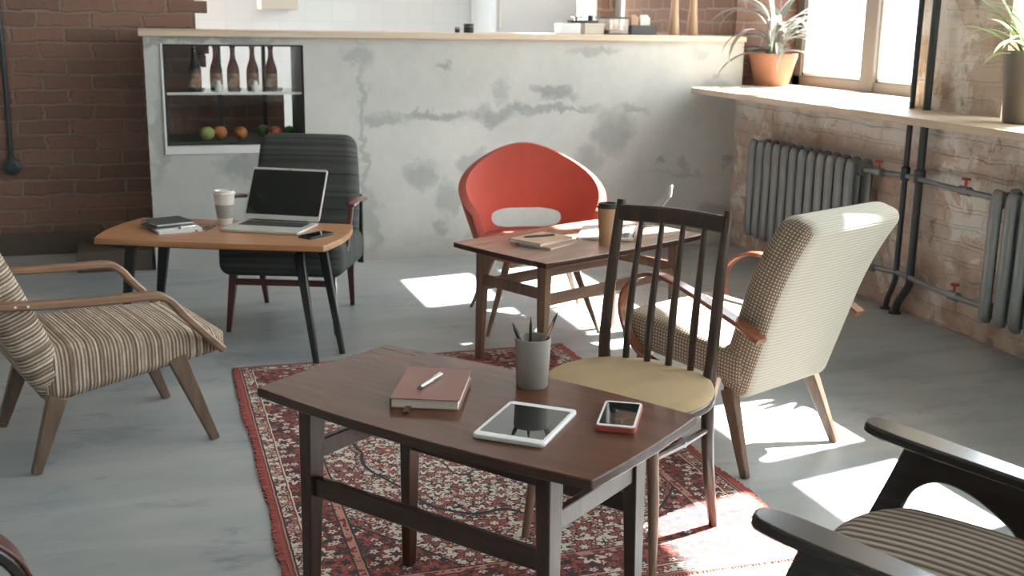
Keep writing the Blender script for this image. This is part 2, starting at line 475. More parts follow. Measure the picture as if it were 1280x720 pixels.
M['brick_dark'] = brick_mat('red_brown_brick', 'xz', ((0.27, 0.145, 0.108), (0.160, 0.092, 0.072), (0.36, 0.225, 0.175)), (0.25, 0.195, 0.155), rowh=0.087, blen=0.285)
M['brick_worn'] = brick_mat('worn_tan_brick', 'xyz', ((0.58, 0.42, 0.32), (0.46, 0.32, 0.235), (0.68, 0.56, 0.46)), (0.46, 0.35, 0.265), white=1.0, rowh=0.082, blen=0.27)
M['brick_right_far'] = brick_mat('kitchen_side_brick', 'xyz', ((0.20, 0.105, 0.072), (0.15, 0.08, 0.056), (0.26, 0.15, 0.105)), (0.24, 0.19, 0.15), rowh=0.082)

def tile_mat():
    m, nt, b = new_mat('white_wall_tile', 0.3)
    g = nt.nodes.new('ShaderNodeNewGeometry'); x, y, z = sep(nt, g.outputs['Position'])
    br = nt.nodes.new('ShaderNodeTexBrick'); nt.links.new(comb(nt, x, z, 0.0), br.inputs['Vector'])
    br.offset = 0.0; br.inputs['Scale'].default_value = 1; br.inputs['Brick Width'].default_value = 0.2; br.inputs['Row Height'].default_value = 0.15
    br.inputs['Mortar Size'].default_value = 0.003
    br.inputs['Color1'].default_value = (0.80, 0.82, 0.82, 1); br.inputs['Color2'].default_value = (0.77, 0.79, 0.79, 1); br.inputs['Mortar'].default_value = (0.73, 0.745, 0.745, 1)
    nt.links.new(br.outputs[0], b.inputs['Base Color']); return m
M['tile'] = tile_mat()

# fabrics use UVs in metres
def fabric_base(name, rough=0.9):
    m, nt, b = new_mat(name, rough, 0.15)
    u, v, w = sep(nt, coords(nt, 'UV')); return m, nt, b, u, v
def striped_mat():
    m, nt, b, u, v = fabric_base('beige_striped_cloth')
    n1 = nt.nodes.new('ShaderNodeTexNoise'); n1.noise_dimensions = '1D'; n1.inputs['Scale'].default_value = 1.0; n1.inputs['Detail'].default_value = 1
    nt.links.new((u * 75.0).s, n1.inputs['W'])
    wide = X(n1.outputs[0])
    fine = ((u * 2 * PI / 0.0115).sin() * 0.5 + 0.5)
    weave = noisef(nt, comb(nt, u * 1.0, v * 0.35, 0.0), 500, 1)
    slow = noisef(nt, comb(nt, u, v * 0.2, 0.0), 60, 2)
    f = (fine * 0.55 + (wide - 0.35) * 1.2 + (weave - 0.5) * 0.5 + (slow - 0.5) * 0.5).clamp()
    c = ramp(nt, f, [(0.15, (0.175, 0.120, 0.085)), (0.42, (0.29, 0.21, 0.155)), (0.62, (0.45, 0.36, 0.28)), (0.85, (0.68, 0.61, 0.52))])
    nt.links.new(c, b.inputs['Base Color']); bump(nt, b, weave + fine, 0.0008, 0.5); return m
def checked_mat():
    m, nt, b, u, v = fabric_base('cream_brown_check_cloth')
    P = 0.0115
    a = ((u * 2 * PI / P).sin()); c_ = ((v * 2 * PI / P).sin())
    lines = ((a * 1.1 + 0.5).clamp() * (c_ * 1.1 + 0.5).clamp())
    weave = noisef(nt, comb(nt, u, v, 0.0), 600, 1)
    f = (lines * 0.95 + (weave - 0.5) * 0.35 + 0.03).clamp()
    c = ramp(nt, f, [(0.05, (0.215, 0.168, 0.122)), (0.45, (0.38, 0.325, 0.25)), (0.85, (0.62, 0.565, 0.465))])
    nt.links.new(c, b.inputs['Base Color']); bump(nt, b, lines, 0.0012, 0.5); return m
def cream_back_mat():
    m, nt, b, u, v = fabric_base('cream_fine_lined_cloth')
    a = ((u * 2 * PI / 0.006).sin()); c_ = ((v * 2 * PI / 0.0115).sin())
    f = (c_ * 0.20 + a * 0.10 + 0.60 + (noisef(nt, comb(nt, u, v, 0.0), 500, 1) - 0.5) * 0.3).clamp()
    c = ramp(nt, f, [(0.1, (0.34, 0.31, 0.245)), (0.8, (0.53, 0.505, 0.43))])
    nt.links.new(c, b.inputs['Base Color']); bump(nt, b, c_, 0.0012, 0.4); return m
def charcoal_mat():
    m, nt, b, u, v = fabric_base('charcoal_banded_cloth')
    n1 = nt.nodes.new('ShaderNodeTexNoise'); n1.noise_dimensions = '1D'; n1.inputs['Detail'].default_value = 2
    nt.links.new((u * 34.0).s, n1.inputs['W'])
    n1.inputs['Scale'].default_value = 1.0
    band = X(n1.outputs[0])
    weave = noisef(nt, comb(nt, u, v * 0.3, 0.0), 400, 1)
    f = ((band - 0.5) * 0.85 + (weave - 0.5) * 0.5 + 0.42 + ((u * 2 * PI / 0.085).sin() > 0.95) * -0.25).clamp()
    c = ramp(nt, f, [(0.1, (0.040, 0.043, 0.042)), (0.5, (0.082, 0.088, 0.085)), (0.9, (0.155, 0.165, 0.160))])
    nt.links.new(c, b.inputs['Base Color']); bump(nt, b, band, 0.003, 0.5); return m
def ribbed_mat():
    m, nt, b, u, v = fabric_base('taupe_ribbed_cloth')
    s = ((v * 2 * PI / 0.027).sin() * 0.5 + 0.5)
    weave = noisef(nt, comb(nt, u, v, 0.0), 500, 1)
    f = (s.pw(0.6) * 0.85 + (weave - 0.5) * 0.3).clamp()
    c = ramp(nt, f, [(0.1, (0.075, 0.058, 0.045)), (0.5, (0.21, 0.165, 0.130)), (0.95, (0.33, 0.275, 0.225))])
    nt.links.new(c, b.inputs['Base Color']); bump(nt, b, s, 0.004, 0.8); return m
M['striped'] = striped_mat(); M['checked'] = checked_mat(); M['cream_back'] = cream_back_mat()
M['charcoal'] = charcoal_mat(); M['ribbed'] = ribbed_mat()

# oriental rug
RX, RY = 0.705, 1.06
def rug_mat():
    m, nt, b = new_mat('oriental_rug_pile', 0.95, 0.1)
    v = coords(nt)
    x0, y0, z0 = sep(nt, v)
    wob = (noisef(nt, v, 25, 2) - 0.5) * 0.006
    ax, ay = x0.abs() + wob, y0.abs() + wob
    e = (RX - ax).min(RY - ay) * 1.2
    mv = comb(nt, ax, ay, 0.0)
    RED, NAVY, CREAM, PINK, SAGE, DKRED = (0.34,0.098,0.080), (0.034,0.036,0.052), (0.66,0.61,0.53), (0.52,0.25,0.20), (0.17,0.22,0.21), (0.20,0.045,0.038)
    def flowers(scale, petals, size, seed):
        vo = nt.nodes.new('ShaderNodeTexVoronoi'); vo.voronoi_dimensions = '2D'; vo.inputs['Scale'].default_value = scale; vo.inputs['Randomness'].default_value = 0.75
        off = comb(nt, ax + seed, ay + seed * 0.7, 0.0); nt.links.new(off, vo.inputs['Vector'])
        px, py, pz = sep(nt, vo.outputs['Position'])
        dx, dy = (ax + seed) - px, (ay + seed * 0.7) - py
        th = X.m('ARCTAN2', dy, dx); d = (dx * dx + dy * dy).pw(0.5)
        r = ((th * float(petals)).sin() * 0.28 + 0.85) * size
        cr, cg, cb = sep(nt, vo.outputs['Color'])
        return d / r, cr, cg
    f1, h1, k1 = flowers(9.5, 6, 0.036, 1.3)
    f2, h2, k2 = flowers(27.0, 5, 0.0115, 4.1)
    n1 = noisef(nt, mv, 19, 2, 0.5, 1.2); vine = (n1 - 0.5).abs() < 0.020
    n2 = noisef(nt, mv, 32, 1, 0.5, 1.4); blot = n2 > 0.59
    n3 = noisef(nt, comb(nt, ay, ax, 0.0), 36, 1, 0.5, 1.6); blot2 = n3 > 0.62
    def motif(bg, line, pal1, pal2, sparse=False):
        c = mix(nt, (n2 > 0.64) if sparse else blot, bg, pal2)
        c = mix(nt, (n3 > 0.66) if sparse else blot2, c, line)
        c = mix(nt, vine, c, line)
        pet = mix(nt, k2 > 0.5, pal2, pal1); c = mix(nt, (f2 < 1.35), c, line); c = mix(nt, (f2 < 1.0), c, pet); c = mix(nt, (f2 < 0.35), c, bg)
        c = mix(nt, f1 < 1.22, c, line)
        pc = mix(nt, h1 > 0.5, pal1, pal2); c = mix(nt, f1 < 1.0, c, pc)
        c = mix(nt, f1 < 0.55, c, line); c = mix(nt, f1 < 0.38, c, bg)
        return c
    field_cream = motif(CREAM, NAVY, RED, RED, True)
    field_red = motif(RED, NAVY, CREAM, CREAM)
    border_navy = motif(NAVY, DKRED, CREAM, RED)
    narrow = motif(CREAM, NAVY, RED, PINK, True)
    # lobed medallion
    th = X.m('ARCTAN2', ax * 1.55, ay)
    lob = ((th * 8.0).sin() * 0.05)
    md = ((x0 / 0.36).pw(2.0) + (y0 / 0.56).pw(2.0)).pw(0.5) + lob + ((ax * 38.0).sin() * 0.02)
    c = field_cream
    c = mix(nt, md < 1.06, c, NAVY); c = mix(nt, md < 1.03, c, field_red)
    c = mix(nt, md < 0.50, c, NAVY); c = mix(nt, md < 0.48, c, field_cream)
    c = mix(nt, md < 0.26, c, NAVY); c = mix(nt, md < 0.24, c, field_red)
    # corner spandrels
    cd = ((RX - 0.205 - ax) / 0.24).pw(1.0) + ((RY - 0.205 - ay) / 0.36)
    c = mix(nt, (cd + lob) < 1.0, c, NAVY); c = mix(nt, (cd + lob) < 0.96, c, border_navy)
    small = (((ax + ay) * 2 * PI / 0.022).sin() > 0.2)
    def band(c, lim, col): return mix(nt, e < lim, c, col)
    c = band(c, 0.250, NAVY); c = band(c, 0.243, PINK)
    c = mix(nt, (e < 0.238), c, mix(nt, n2 > 0.53, PINK, DKRED)); c = band(c, 0.216, NAVY); c = band(c, 0.210, border_navy)
    c = band(c, 0.090, CREAM); c = band(c, 0.085, DKRED); c = band(c, 0.080, narrow)
    c = band(c, 0.040, NAVY); c = band(c, 0.034, PINK); c = band(c, 0.029, DKRED); c = band(c, 0.022, RED)
    w = noisef(nt, v, 260, 2); big = noisef(nt, v, 2.2, 3)
    c = mix(nt, 0.5, c, mix(nt, w, (0.10, 0.08, 0.07), (0.85, 0.80, 0.74)), 'SOFT_LIGHT')
    c = mix(nt, big * 0.14, c, (0.46, 0.42, 0.38))
    nt.links.new(c, b.inputs['Base Color'])
    bump(nt, b, w, 0.002, 0.5)
    return m
M['rug'] = rug_mat()
M['rug_edge'] = plain('red_wool_edging', (0.34, 0.080, 0.066), 0.95, var=0.2)

# ------------------------------------------------------------------ room shell
ZC = 3.95
XW = 3.55           # inner face of the window wall
bm = NB(); box(bm, (-4.2, -3.2, -0.1), (4.3, 9.3, 0)); struct('floor', bm, M['floor'], smooth=0)
bm = NB(); box(bm, (-4.2, -3.2, ZC), (4.3, 9.3, ZC + 0.2)); struct('ceiling', bm, M['ceiling_paint'], smooth=0)
bm = NB(); box(bm, (-4.2, -3.2, 0), (-4.0, 7.1, ZC)); struct('wall_left', bm, M['wall_paint'], smooth=0)
bm = NB(); box(bm, (-4.2, -3.2, 0), (4.3, -3.0, ZC)); struct('wall_front', bm, M['wall_paint'], smooth=0)
# window niches along the right wall: (y0, y1)
NICHE = [(4.74, 6.62), (2.45, 4.12), (0.1, 1.9), (-2.3, -0.5)]
ZS, ZT = 0.975, 3.46
bm = NB()
box(bm, (XW, -3.0, 0), (4.15, 6.62, ZS))
box(bm, (XW, -3.0, ZT), (4.15, 6.62, ZC))
prev = 6.62
for y0, y1 in NICHE:
    if y1 < prev - 0.01: box(bm, (XW, y1, ZS), (4.15, prev, ZT))
    prev = y0
box(bm, (XW, -3.0, ZS), (4.15, prev, ZT))
struct('wall_right', bm, M['brick_worn'], smooth=0)
bm = NB()
box(bm, (XW + 0.04, 6.62, 0), (4.15, 6.9, ZC)); box(bm, (XW + 0.04, 6.9, 0), (4.15, 8.42, 1.9)); box(bm, (XW + 0.04, 6.9, 3.6), (4.15, 9.0, ZC))
box(bm, (XW + 0.04, 8.3, 1.9), (4.15, 8.42, 3.6)); box(bm, (XW + 0.04, 8.42, 0), (4.15, 9.0, 1.0)); box(bm, (XW + 0.04, 8.93, 1.0), (4.15, 9.0, 3.6))
struct('wall_right_kitchen', bm, M['brick_right_far'], smooth=0)
bm = NB(); box(bm, (0.3, 9.0, 0), (4.3, 9.2, ZC)); box(bm, (-0.9, 9.0, 0), (0.3, 9.2, ZC)); struct('wall_back', bm, M['tile'], smooth=0)
bm = NB()
random.seed(3)
box(bm, (-4.2, 7.1, 0), (0.30, 7.4, ZC)); box(bm, (0.30, 7.1, 0), (0.80, 7.4, 0.92))
for k in range(34):       # ragged, toothed end of the brickwork
    z = 0.93 + k * 0.078
    box(bm, (0.28, 7.11, z), (0.30 + random.choice((0.0, 0.02, 0.05, 0.07)), 7.39, z + 0.07))
struct('wall_left_brick', bm, M['brick_dark'], smooth=0)
bm = NB(); box(bm, (-4.0, 7.075, 0), (-0.02, 7.1, 0.13)); struct('baseboard_left', bm, M['plinth'], bevel=0.004)

# windows: frame, casements and glass
def window(n, y0, y1, z0=1.0, z1=ZT, tiers=((1.07, 2.66), (2.80, 3.36)), mull=0.13, x=4.05, cols=2):
    e = 0.09; w = (y1 - y0 - 2 * e - (cols - 1) * mull) / cols
    bm = NB()
    def fb(a0, a1, b0, b1, t=0.035): box(bm, (x - t, a0, b0), (x + t, a1, b1))
    fb(y0, y0 + e, z0, z1); fb(y1 - e, y1, z0, z1); fb(y0, y1, z0, tiers[0][0]); fb(y0, y1, tiers[-1][1], z1)
    for a, b in zip(tiers, tiers[1:]): fb(y0, y1, a[1], b[0])
    for c in range(cols - 1):
        yc = y0 + e + (c + 1) * w + c * mull; fb(yc, yc + mull, z0, z1, 0.045)
    root = struct('window_%d' % n, bm, M['frame_brown'], bevel=0.006)
    for c in range(cols):
        ya = y0 + e + c * (w + mull); yb = ya + w
        for ta, tb in tiers:
            bm = NB(); s = 0.022
            box(bm, (x - 0.02, ya, ta), (x + 0.03, ya + s, tb)); box(bm, (x - 0.02, yb - s, ta), (x + 0.03, yb, tb))
            box(bm, (x - 0.02, ya, ta), (x + 0.03, yb, ta + s)); box(bm, (x - 0.02, ya, tb - s), (x + 0.03, yb, tb))
            link_mesh('sash', bm, M['frame_white'], root, bevel=0.003)
            bm = NB(); box(bm, (x + 0.004, ya + s, ta + s), (x + 0.010, yb - s, tb - s)); link_mesh('pane', bm, M['glass'], root, smooth=0)
    return root
window(1, 4.97, 6.61)
window(2, 2.70, 4.14)
window(3, 0.1, 1.9); window(4, -2.3, -0.5)  # further windows out of view, put in for more daylight
window(5, 8.43, 8.92, 1.0, 3.6, ((1.06, 2.9), (2.96, 3.55)), cols=1, x=3.75)
window(6, 6.9, 8.3, 1.9, 3.6, ((1.96, 3.54),), x=3.9)  # unseen high window, added so daylight brightens the kitchen

# pale neighbouring wall with a cornice, far outside
bm = NB(); box(bm, (16, -6, -6), (17, 26, 1.4)); box(bm, (15.8, -6, 1.4), (17.1, 26, 1.55)); box(bm, (16.4, -6, 1.55), (17, 26, 4.2))
o = struct('ground_neighbour_wall', bm, M['outdoor'], bevel=0.02); o.name = 'wall_neighbour'

# ------------------------------------------------------------------ counter with display niche
YC = 6.49
bar_counter = thing('bar_counter', 'long pale grey plastered bar counter with a glazed display opening at its left end', 'counter', (1.8, YC, 0))
def cb(bm, lo, hi): box(bm, (lo[0]-1.8, lo[1]-YC, lo[2]), (hi[0]-1.8, hi[1]-YC, hi[2]))
NX0, NX1, NZ0, NZ1 = 0.095, 0.845, 0.655, 1.235
bm = NB(); ZB = 1.275
cb(bm, (0, YC, 0), (NX0, 7.0, ZB)); cb(bm, (NX1, YC, 0), (3.585, 7.0, ZB)); cb(bm, (NX0, YC, 0), (NX1, 7.0, NZ0)); cb(bm, (NX0, YC, NZ1), (NX1, 7.0, ZB))
link_mesh('body', bm, M['plaster'], bar_counter, smooth=0)
bm = NB(); cb(bm, (-0.025, YC - 0.03, ZB), (3.585, 7.02, ZB + 0.034)); link_mesh('countertop', bm, M['plank_x'], bar_counter, bevel=0.004)
bm = NB(); cb(bm, (NX0, YC + 0.012, NZ0), (NX0 + 0.012, 6.98, NZ1)); cb(bm, (NX1 - 0.012, YC + 0.012, NZ0), (NX1, 6.98, NZ1)); cb(bm, (NX0, YC + 0.012, NZ1 - 0.01), (NX1, 6.98, NZ1))
cb(bm, (NX0, YC + 0.03, NZ0), (NX1, 6.98, NZ0 + 0.05)); cb(bm, (0.66, 6.93, NZ0), (0.68, 6.97, NZ1)); cb(bm, (0.40, 6.93, NZ0), (0.425, 6.97, NZ1))
link_mesh('display_case', bm, M['dark_lining'], bar_counter)
bm = NB(); cb(bm, (NX0 - 0.012, YC - 0.012, NZ0 - 0.012), (NX1 + 0.0, YC + 0.03, NZ0 + 0.032)); cb(bm, (NX0 - 0.012, YC - 0.008, NZ0), (NX0, YC + 0.012, NZ1))
link_mesh('display_trim', bm, M['frame_white'], bar_counter, bevel=0.002)
bm = NB(); cb(bm, (NX0 + 0.012, YC + 0.03, 0.965), (NX1 - 0.012, 6.9, 0.975)); link_mesh('glass_shelf', bm, M['shelf_glass'], bar_counter, smooth=0)
bm = NB(); cb(bm, (NX0 + 0.012, YC + 0.026, 0.963), (NX1 - 0.012, YC + 0.031, 0.977)); link_mesh('shelf_edge', bm, M['frame_white'], bar_counter, smooth=0)
bm = NB(); cb(bm, (NX0 + 0.012, YC + 0.016, NZ0 + 0.032), (NX1 - 0.012, YC + 0.020, NZ1 - 0.01)); link_mesh('display_glass', bm, M['glass'], bar_counter, smooth=0)

# dark low plinth beside the counter
bm = NB(); box(bm, (-0.20, 0.0, 0), (0.20, 0.40, 0.11)); o = link_mesh('low_step', bm, M['plinth'], None, bevel=0.004); o.location = (-0.212, YC + 0.02, 0)
tag(o, 'low dark brown step on the floor between brick wall and counter', 'step')

# bottles on the glass shelf
prof = [(0, 0), (0.030, 0), (0.034, 0.006), (0.034, 0.115), (0.030, 0.135), (0.017, 0.175), (0.0135, 0.20), (0.0135, 0.236), (0.016, 0.238), (0.016, 0.247), (0, 0.247)]
def bottle(x, label):
    b = thing('bottle', label, 'bottle', (x, 6.66, 0.975), 0, 'amber bottles in the display')
    bm = NB(); lathe(bm, prof, 24); link_mesh('glass_body', bm, M['amber'], b)
    bm = NB(); lathe(bm, [(0.0345, 0.022), (0.0348, 0.024), (0.0348, 0.096), (0.0345, 0.098)], 24); link_mesh('paper_label', bm, M['bottle_label'], b)
    bm = NB(); lathe(bm, [(0.0163, 0.236), (0.0168, 0.248), (0, 0.249)], 16); link_mesh('cap', bm, M['dark_lining'], b)
    return b
for x, w in ((0.265, 'leftmost of the five, in front of the brickwork'), (0.380, 'second from the left of five'), (0.473, 'middle one of the five'), (0.580, 'second from the right of five'), (0.682, 'rightmost of the five')):
    bottle(x, 'amber glass bottle on the display shelf, ' + w)
for x, w in ((0.385, 'between the second and third bottles'), (0.585, 'before the fourth bottle')):
    c = thing('creamer', 'small white creamer on the display shelf, ' + w, 'creamer', (x, 6.575, 0.975), 0, 'white creamers in the display')
    bm = NB(); lathe(bm, [(0, 0), (0.018, 0), (0.022, 0.012), (0.021, 0.035), (0.012, 0.05), (0.012, 0.062), (0.0095, 0.062), (0.0095, 0.052), (0, 0.05)], 20); link_mesh('jug', bm, M['white_plastic'], c)
    bm = NB(); sweep(bm, catmull([(0.020, 0, 0.035), (0.034, 0, 0.034), (0.034, 0, 0.018), (0.021, 0, 0.014)]), (0.005, 0.004), side=(0, 1, 0), seg=8); link_mesh('handle', bm, M['white_plastic'], c)
for x, w in ((0.275, 'below the leftmost bottle'), (0.475, 'below the middle bottle'), (0.70, 'below the rightmost bottle')):
    bm = NB(); lathe(bm, [(0, 0.0), (0.030, 0.0), (0.040, 0.022), (0.037, 0.022), (0.028, 0.005), (0, 0.005)], 24)
    o = link_mesh('glass_dish', bm, M['dish_glass']); o.location = (x, 6.585, 0.975); tag(o, 'small clear glass dish on the shelf ' + w, 'dish', 'glass dishes in the display')
# fruit in the lower bay
def fruit(name, x, y, r, m, label, stem=True):
    t = thing(name, label, 'fruit', (x, y, NZ0 + 0.05), random.uniform(0, 90), 'fruit in the display')
    bm = NB(); p = [(0, 0.10*r)]
    for k in range(1, 14):
        a = -PI/2 + PI * k / 14; p.append((r * math.cos(a) * (1 + 0.04 * math.sin(a)), r + r * 0.93 * math.sin(a)))
    p[-1] = (p[-1][0], p[-1][1]); p.append((0, 1.80 * r)); lathe(bm, p, 24); link_mesh('flesh', bm, m, t)
    if stem:
        bm = NB(); sweep(bm, [(0, 0, 1.75*r), (0.002, 0, 2.0*r), (0.005, 0.001, 2.15*r)], (0.003, 0.003), seg=6); link_mesh('stem', bm, M['soil'], t)
fruit('apple', 0.315, 6.60, 0.040, M['lime'], 'yellow green apple at the left of the display')
fruit('orange', 0.385, 6.63, 0.040, M['orange'], 'orange right beside the yellow green apple', False)
fruit('orange', 0.500, 6.63, 0.038, M['orange'], 'orange standing alone in the middle of the display', False)
fruit('tomato', 0.690, 6.62, 0.038, M['red_fruit'], 'red tomato between two dark green fruits')
fruit('lime', 0.635, 6.70, 0.038, M['green_fruit'], 'dark green lime behind and left of the red tomato', False)
fruit('avocado', 0.775, 6.66, 0.036, M['green_fruit'], 'dark green avocado at the right end of the display')

# things on the counter top
ZCT = ZB + 0.034
t = thing('small_jar', 'larger of two tiny black jars on the bar counter above the red chair', 'jar', (1.86, 6.72, ZCT))
bm = NB(); lathe(bm, [(0, 0), (0.028, 0), (0.030, 0.005), (0.030, 0.036), (0, 0.036)], 24); link_mesh('jar_body', bm, M['black_plastic'], t)
bm = NB(); lathe(bm, [(0.031, 0.037), (0.031, 0.050), (0.028, 0.053), (0, 0.053)], 24); link_mesh('lid', bm, M['black_plastic'], t)
t = thing('small_jar', 'tiny black jar with grey lid, smaller of the two on the counter', 'jar', (1.79, 6.72, ZCT))
bm = NB(); lathe(bm, [(0, 0), (0.015, 0), (0.016, 0.022), (0, 0.022)], 16); link_mesh('jar_body', bm, M['black_plastic'], t)
bm = NB(); lathe(bm, [(0.017, 0.022), (0.017, 0.032), (0, 0.033)], 16); link_mesh('lid', bm, M['sleeve'], t)
def carton(name, x, w, h, m, label, d=0.12):
    t = thing(name, label, 'box', (x, 6.75, ZCT))
    bm = NB(); box(bm, (-w/2, -d/2, 0), (w/2, d/2, h * 0.86)); link_mesh('box_base', bm, m, t, bevel=0.003)
    bm = NB(); box(bm, (-w/2 - 0.002, -d/2 - 0.002, h * 0.72), (w/2 + 0.002, d/2 + 0.002, h)); link_mesh('lid', bm, m, t, bevel=0.003); return t
carton('carton', 2.50, 0.125, 0.062, M['white_paper'], 'white lidded box on the counter, left of the beige box')
carton('carton', 2.655, 0.13, 0.066, M['panel_beige'], 'beige lidded box on the counter between white box and glass case')
t = thing('kitchen_gadget', 'small black kitchen gadget lying across the white and beige boxes', 'kitchen tool', (2.60, 6.75, ZCT + 0.0665))
bm = NB(); prism(bm, rrect(0.18, 0.09, 0.012), 0, 0.016); link_mesh('base', bm, M['black_plastic'], t, bevel=0.003)
bm = NB(); lathe(bm, [(0, 0.016), (0.02, 0.016), (0.02, 0.03), (0.038, 0.034), (0.04, 0.038), (0, 0.038)], 20, (-0.04, 0, 0)); link_mesh('pan', bm, M['chrome'], t)
bm = NB(); lathe(bm, [(0, 0.016), (0.015, 0.016), (0.015, 0.045), (0, 0.047)], 16, (0.05, 0, 0)); link_mesh('knob', bm, M['black_plastic'], t)
t = thing('pastry_case', 'clear glass pastry case with dark rim on the counter', 'display case', (2.80, 6.76, ZCT))
bm = NB(); box(bm, (-0.075, -0.08, 0.008), (0.075, 0.08, 0.095)); link_mesh('glass_box', bm, M['dish_glass'], t, smooth=0)
bm = NB(); box(bm, (-0.08, -0.085, 0.095), (0.08, 0.085, 0.108)); link_mesh('rim', bm, M['trim_grey'], t, bevel=0.002)
bm = NB(); box(bm, (-0.08, -0.085, 0), (0.08, 0.085, 0.008)); link_mesh('base', bm, M['trim_grey'], t, bevel=0.002)
bm = NB(); box(bm, (-0.06, -0.06, 0.0085), (0.06, 0.06, 0.028)); link_mesh('cake_board', bm, M['mahogany'], t, bevel=0.003)
t = thing('black_tray', 'black open crate holding two pale packets on the counter', 'crate', (2.985, 6.76, ZCT))
bm = NB(); w, d, h, q = 0.085, 0.07, 0.058, 0.006
box(bm, (-w, -d, 0), (w, d, q)); box(bm, (-w, -d, 0), (w, -d+q, h)); box(bm, (-w, d-q, 0), (w, d, h)); box(bm, (-w, -d, 0), (-w+q, d, h)); box(bm, (w-q, -d, 0), (w, d, h)); link_mesh('crate_body', bm, M['trim_grey'], t, bevel=0.002)
for x, w_, l in ((2.945, 0.05, 'narrow brownish packet standing in the black crate'), (3.015, 0.07, 'wide cream packet standing in the black crate')):
    bm = NB(); box(bm, (-w_/2, -0.02, 0), (w_/2, 0.02, 0.10)); prism(bm, [(-w_/2, 0.10), (w_/2, 0.10), (w_/2 - 0.01, 0.115), (-w_/2 + 0.01, 0.115)], -0.003, 0.003, TR((0, 0, 0), (90, 0, 0)))
    o = link_mesh('packet', bm, M['paper'] if w_ > 0.06 else M['kraft'], bevel=0.003); o.location = (x, 6.76, ZCT + 0.0065); tag(o, l, 'packet', 'packets in the crate')
for x, l in ((3.205, 'tall turned wooden pepper mill, left of the pair'), (3.335, 'tall turned wooden pepper mill nearest the brickwork')):
    t = thing('pepper_mill', l, 'pepper mill', (x, 6.72, ZCT), 0, 'wooden mills on the counter')
    bm = NB(); lathe(bm, [(0, 0), (0.034, 0), (0.036, 0.01), (0.034, 0.06), (0.026, 0.16), (0.021, 0.25), (0.020, 0.29), (0, 0.29)], 24); link_mesh('mill_body', bm, M['bottle_wood'], t)
    bm = NB(); lathe(bm, [(0, 0.291), (0.020, 0.291), (0.026, 0.31), (0.024, 0.335), (0.01, 0.35), (0, 0.352)], 24); link_mesh('mill_head', bm, M['bottle_wood'], t)

# kitchen behind the counter
t = thing('wall_cabinet', 'beige hanging kitchen cabinet on the white tiled wall', 'cabinet', (0.965, 8.83, 1.43))
bm = NB(); box(bm, (-0.135, -0.16, 0), (0.135, 0.165, 0.8)); link_mesh('body', bm, M['panel_beige'], t, bevel=0.004)
bm = NB(); box(bm, (-0.130, -0.18, 0.004), (0.130, -0.161, 0.79)); link_mesh('door', bm, M['panel_beige'], t, bevel=0.003)
t = thing('fridge', 'tall white fridge at the right end of the white tiled wall', 'fridge', (2.83, 8.65, 0))
bm = NB(); box(bm, (-0.33, -0.28, 0.03), (0.33, 0.33, 2.0)); link_mesh('body', bm, M['frame_white'], t, bevel=0.02)
for za, zb, ha_, hb_ in ((0.08, 1.25, 0.8, 1.2), (1.27, 1.99, 1.32, 1.7)):
    bm = NB(); box(bm, (-0.325, -0.33, za), (0.325, -0.285, zb)); dr_ = link_mesh('door', bm, M['frame_white'], t, bevel=0.012)
    bm = NB(); box(bm, (-0.29, -0.36, ha_), (-0.27, -0.331, hb_)); link_mesh('handle', bm, M['silver'], dr_, bevel=0.003)
# cable and socket on the dark brick
t = thing('wall_cable', 'black cable running down the brick wall to a round socket', 'cable', (-0.76, 7.085, 0.52))
bm = NB(); sweep(bm, catmull([(0.0, 0, 0.0), (0.004, 0, 0.5), (0.0, 0, 1.2), (0.006, 0, 2.2), (0.0, 0, 3.42)], 4), (0.026, 0.02), seg=8); link_mesh('cable_run', bm, M['pipe_black'], t)
bm = NB(); lathe(bm, [(0, 0), (0.052, 0), (0.050, 0.022), (0.028, 0.032), (0.026, 0.026), (0, 0.026)], 28, M=TR((0, 0.015, 0), (90, 0, 0))); link_mesh('socket', bm, M['pipe_black'], t)

# ------------------------------------------------------------------ window shelf, radiators, pipes
bm = NB()
prism(bm, [(3.14, 6.30), (3.14, 1.2), (XW, 1.2), (XW, 2.45), (4.0, 2.45), (4.0, 4.11), (XW, 4.11), (XW, 4.75), (4.0, 4.75), (4.0, 6.60), (XW, 6.60), (XW, 6.47), (3.35, 6.47)], 0, 0.034)
o = link_mesh('window_shelf', bm, M['plank'], None, bevel=0.004); o.location = (0, 0, 0.975)
tag(o, 'long pale pine shelf board running under both windows', 'shelf')

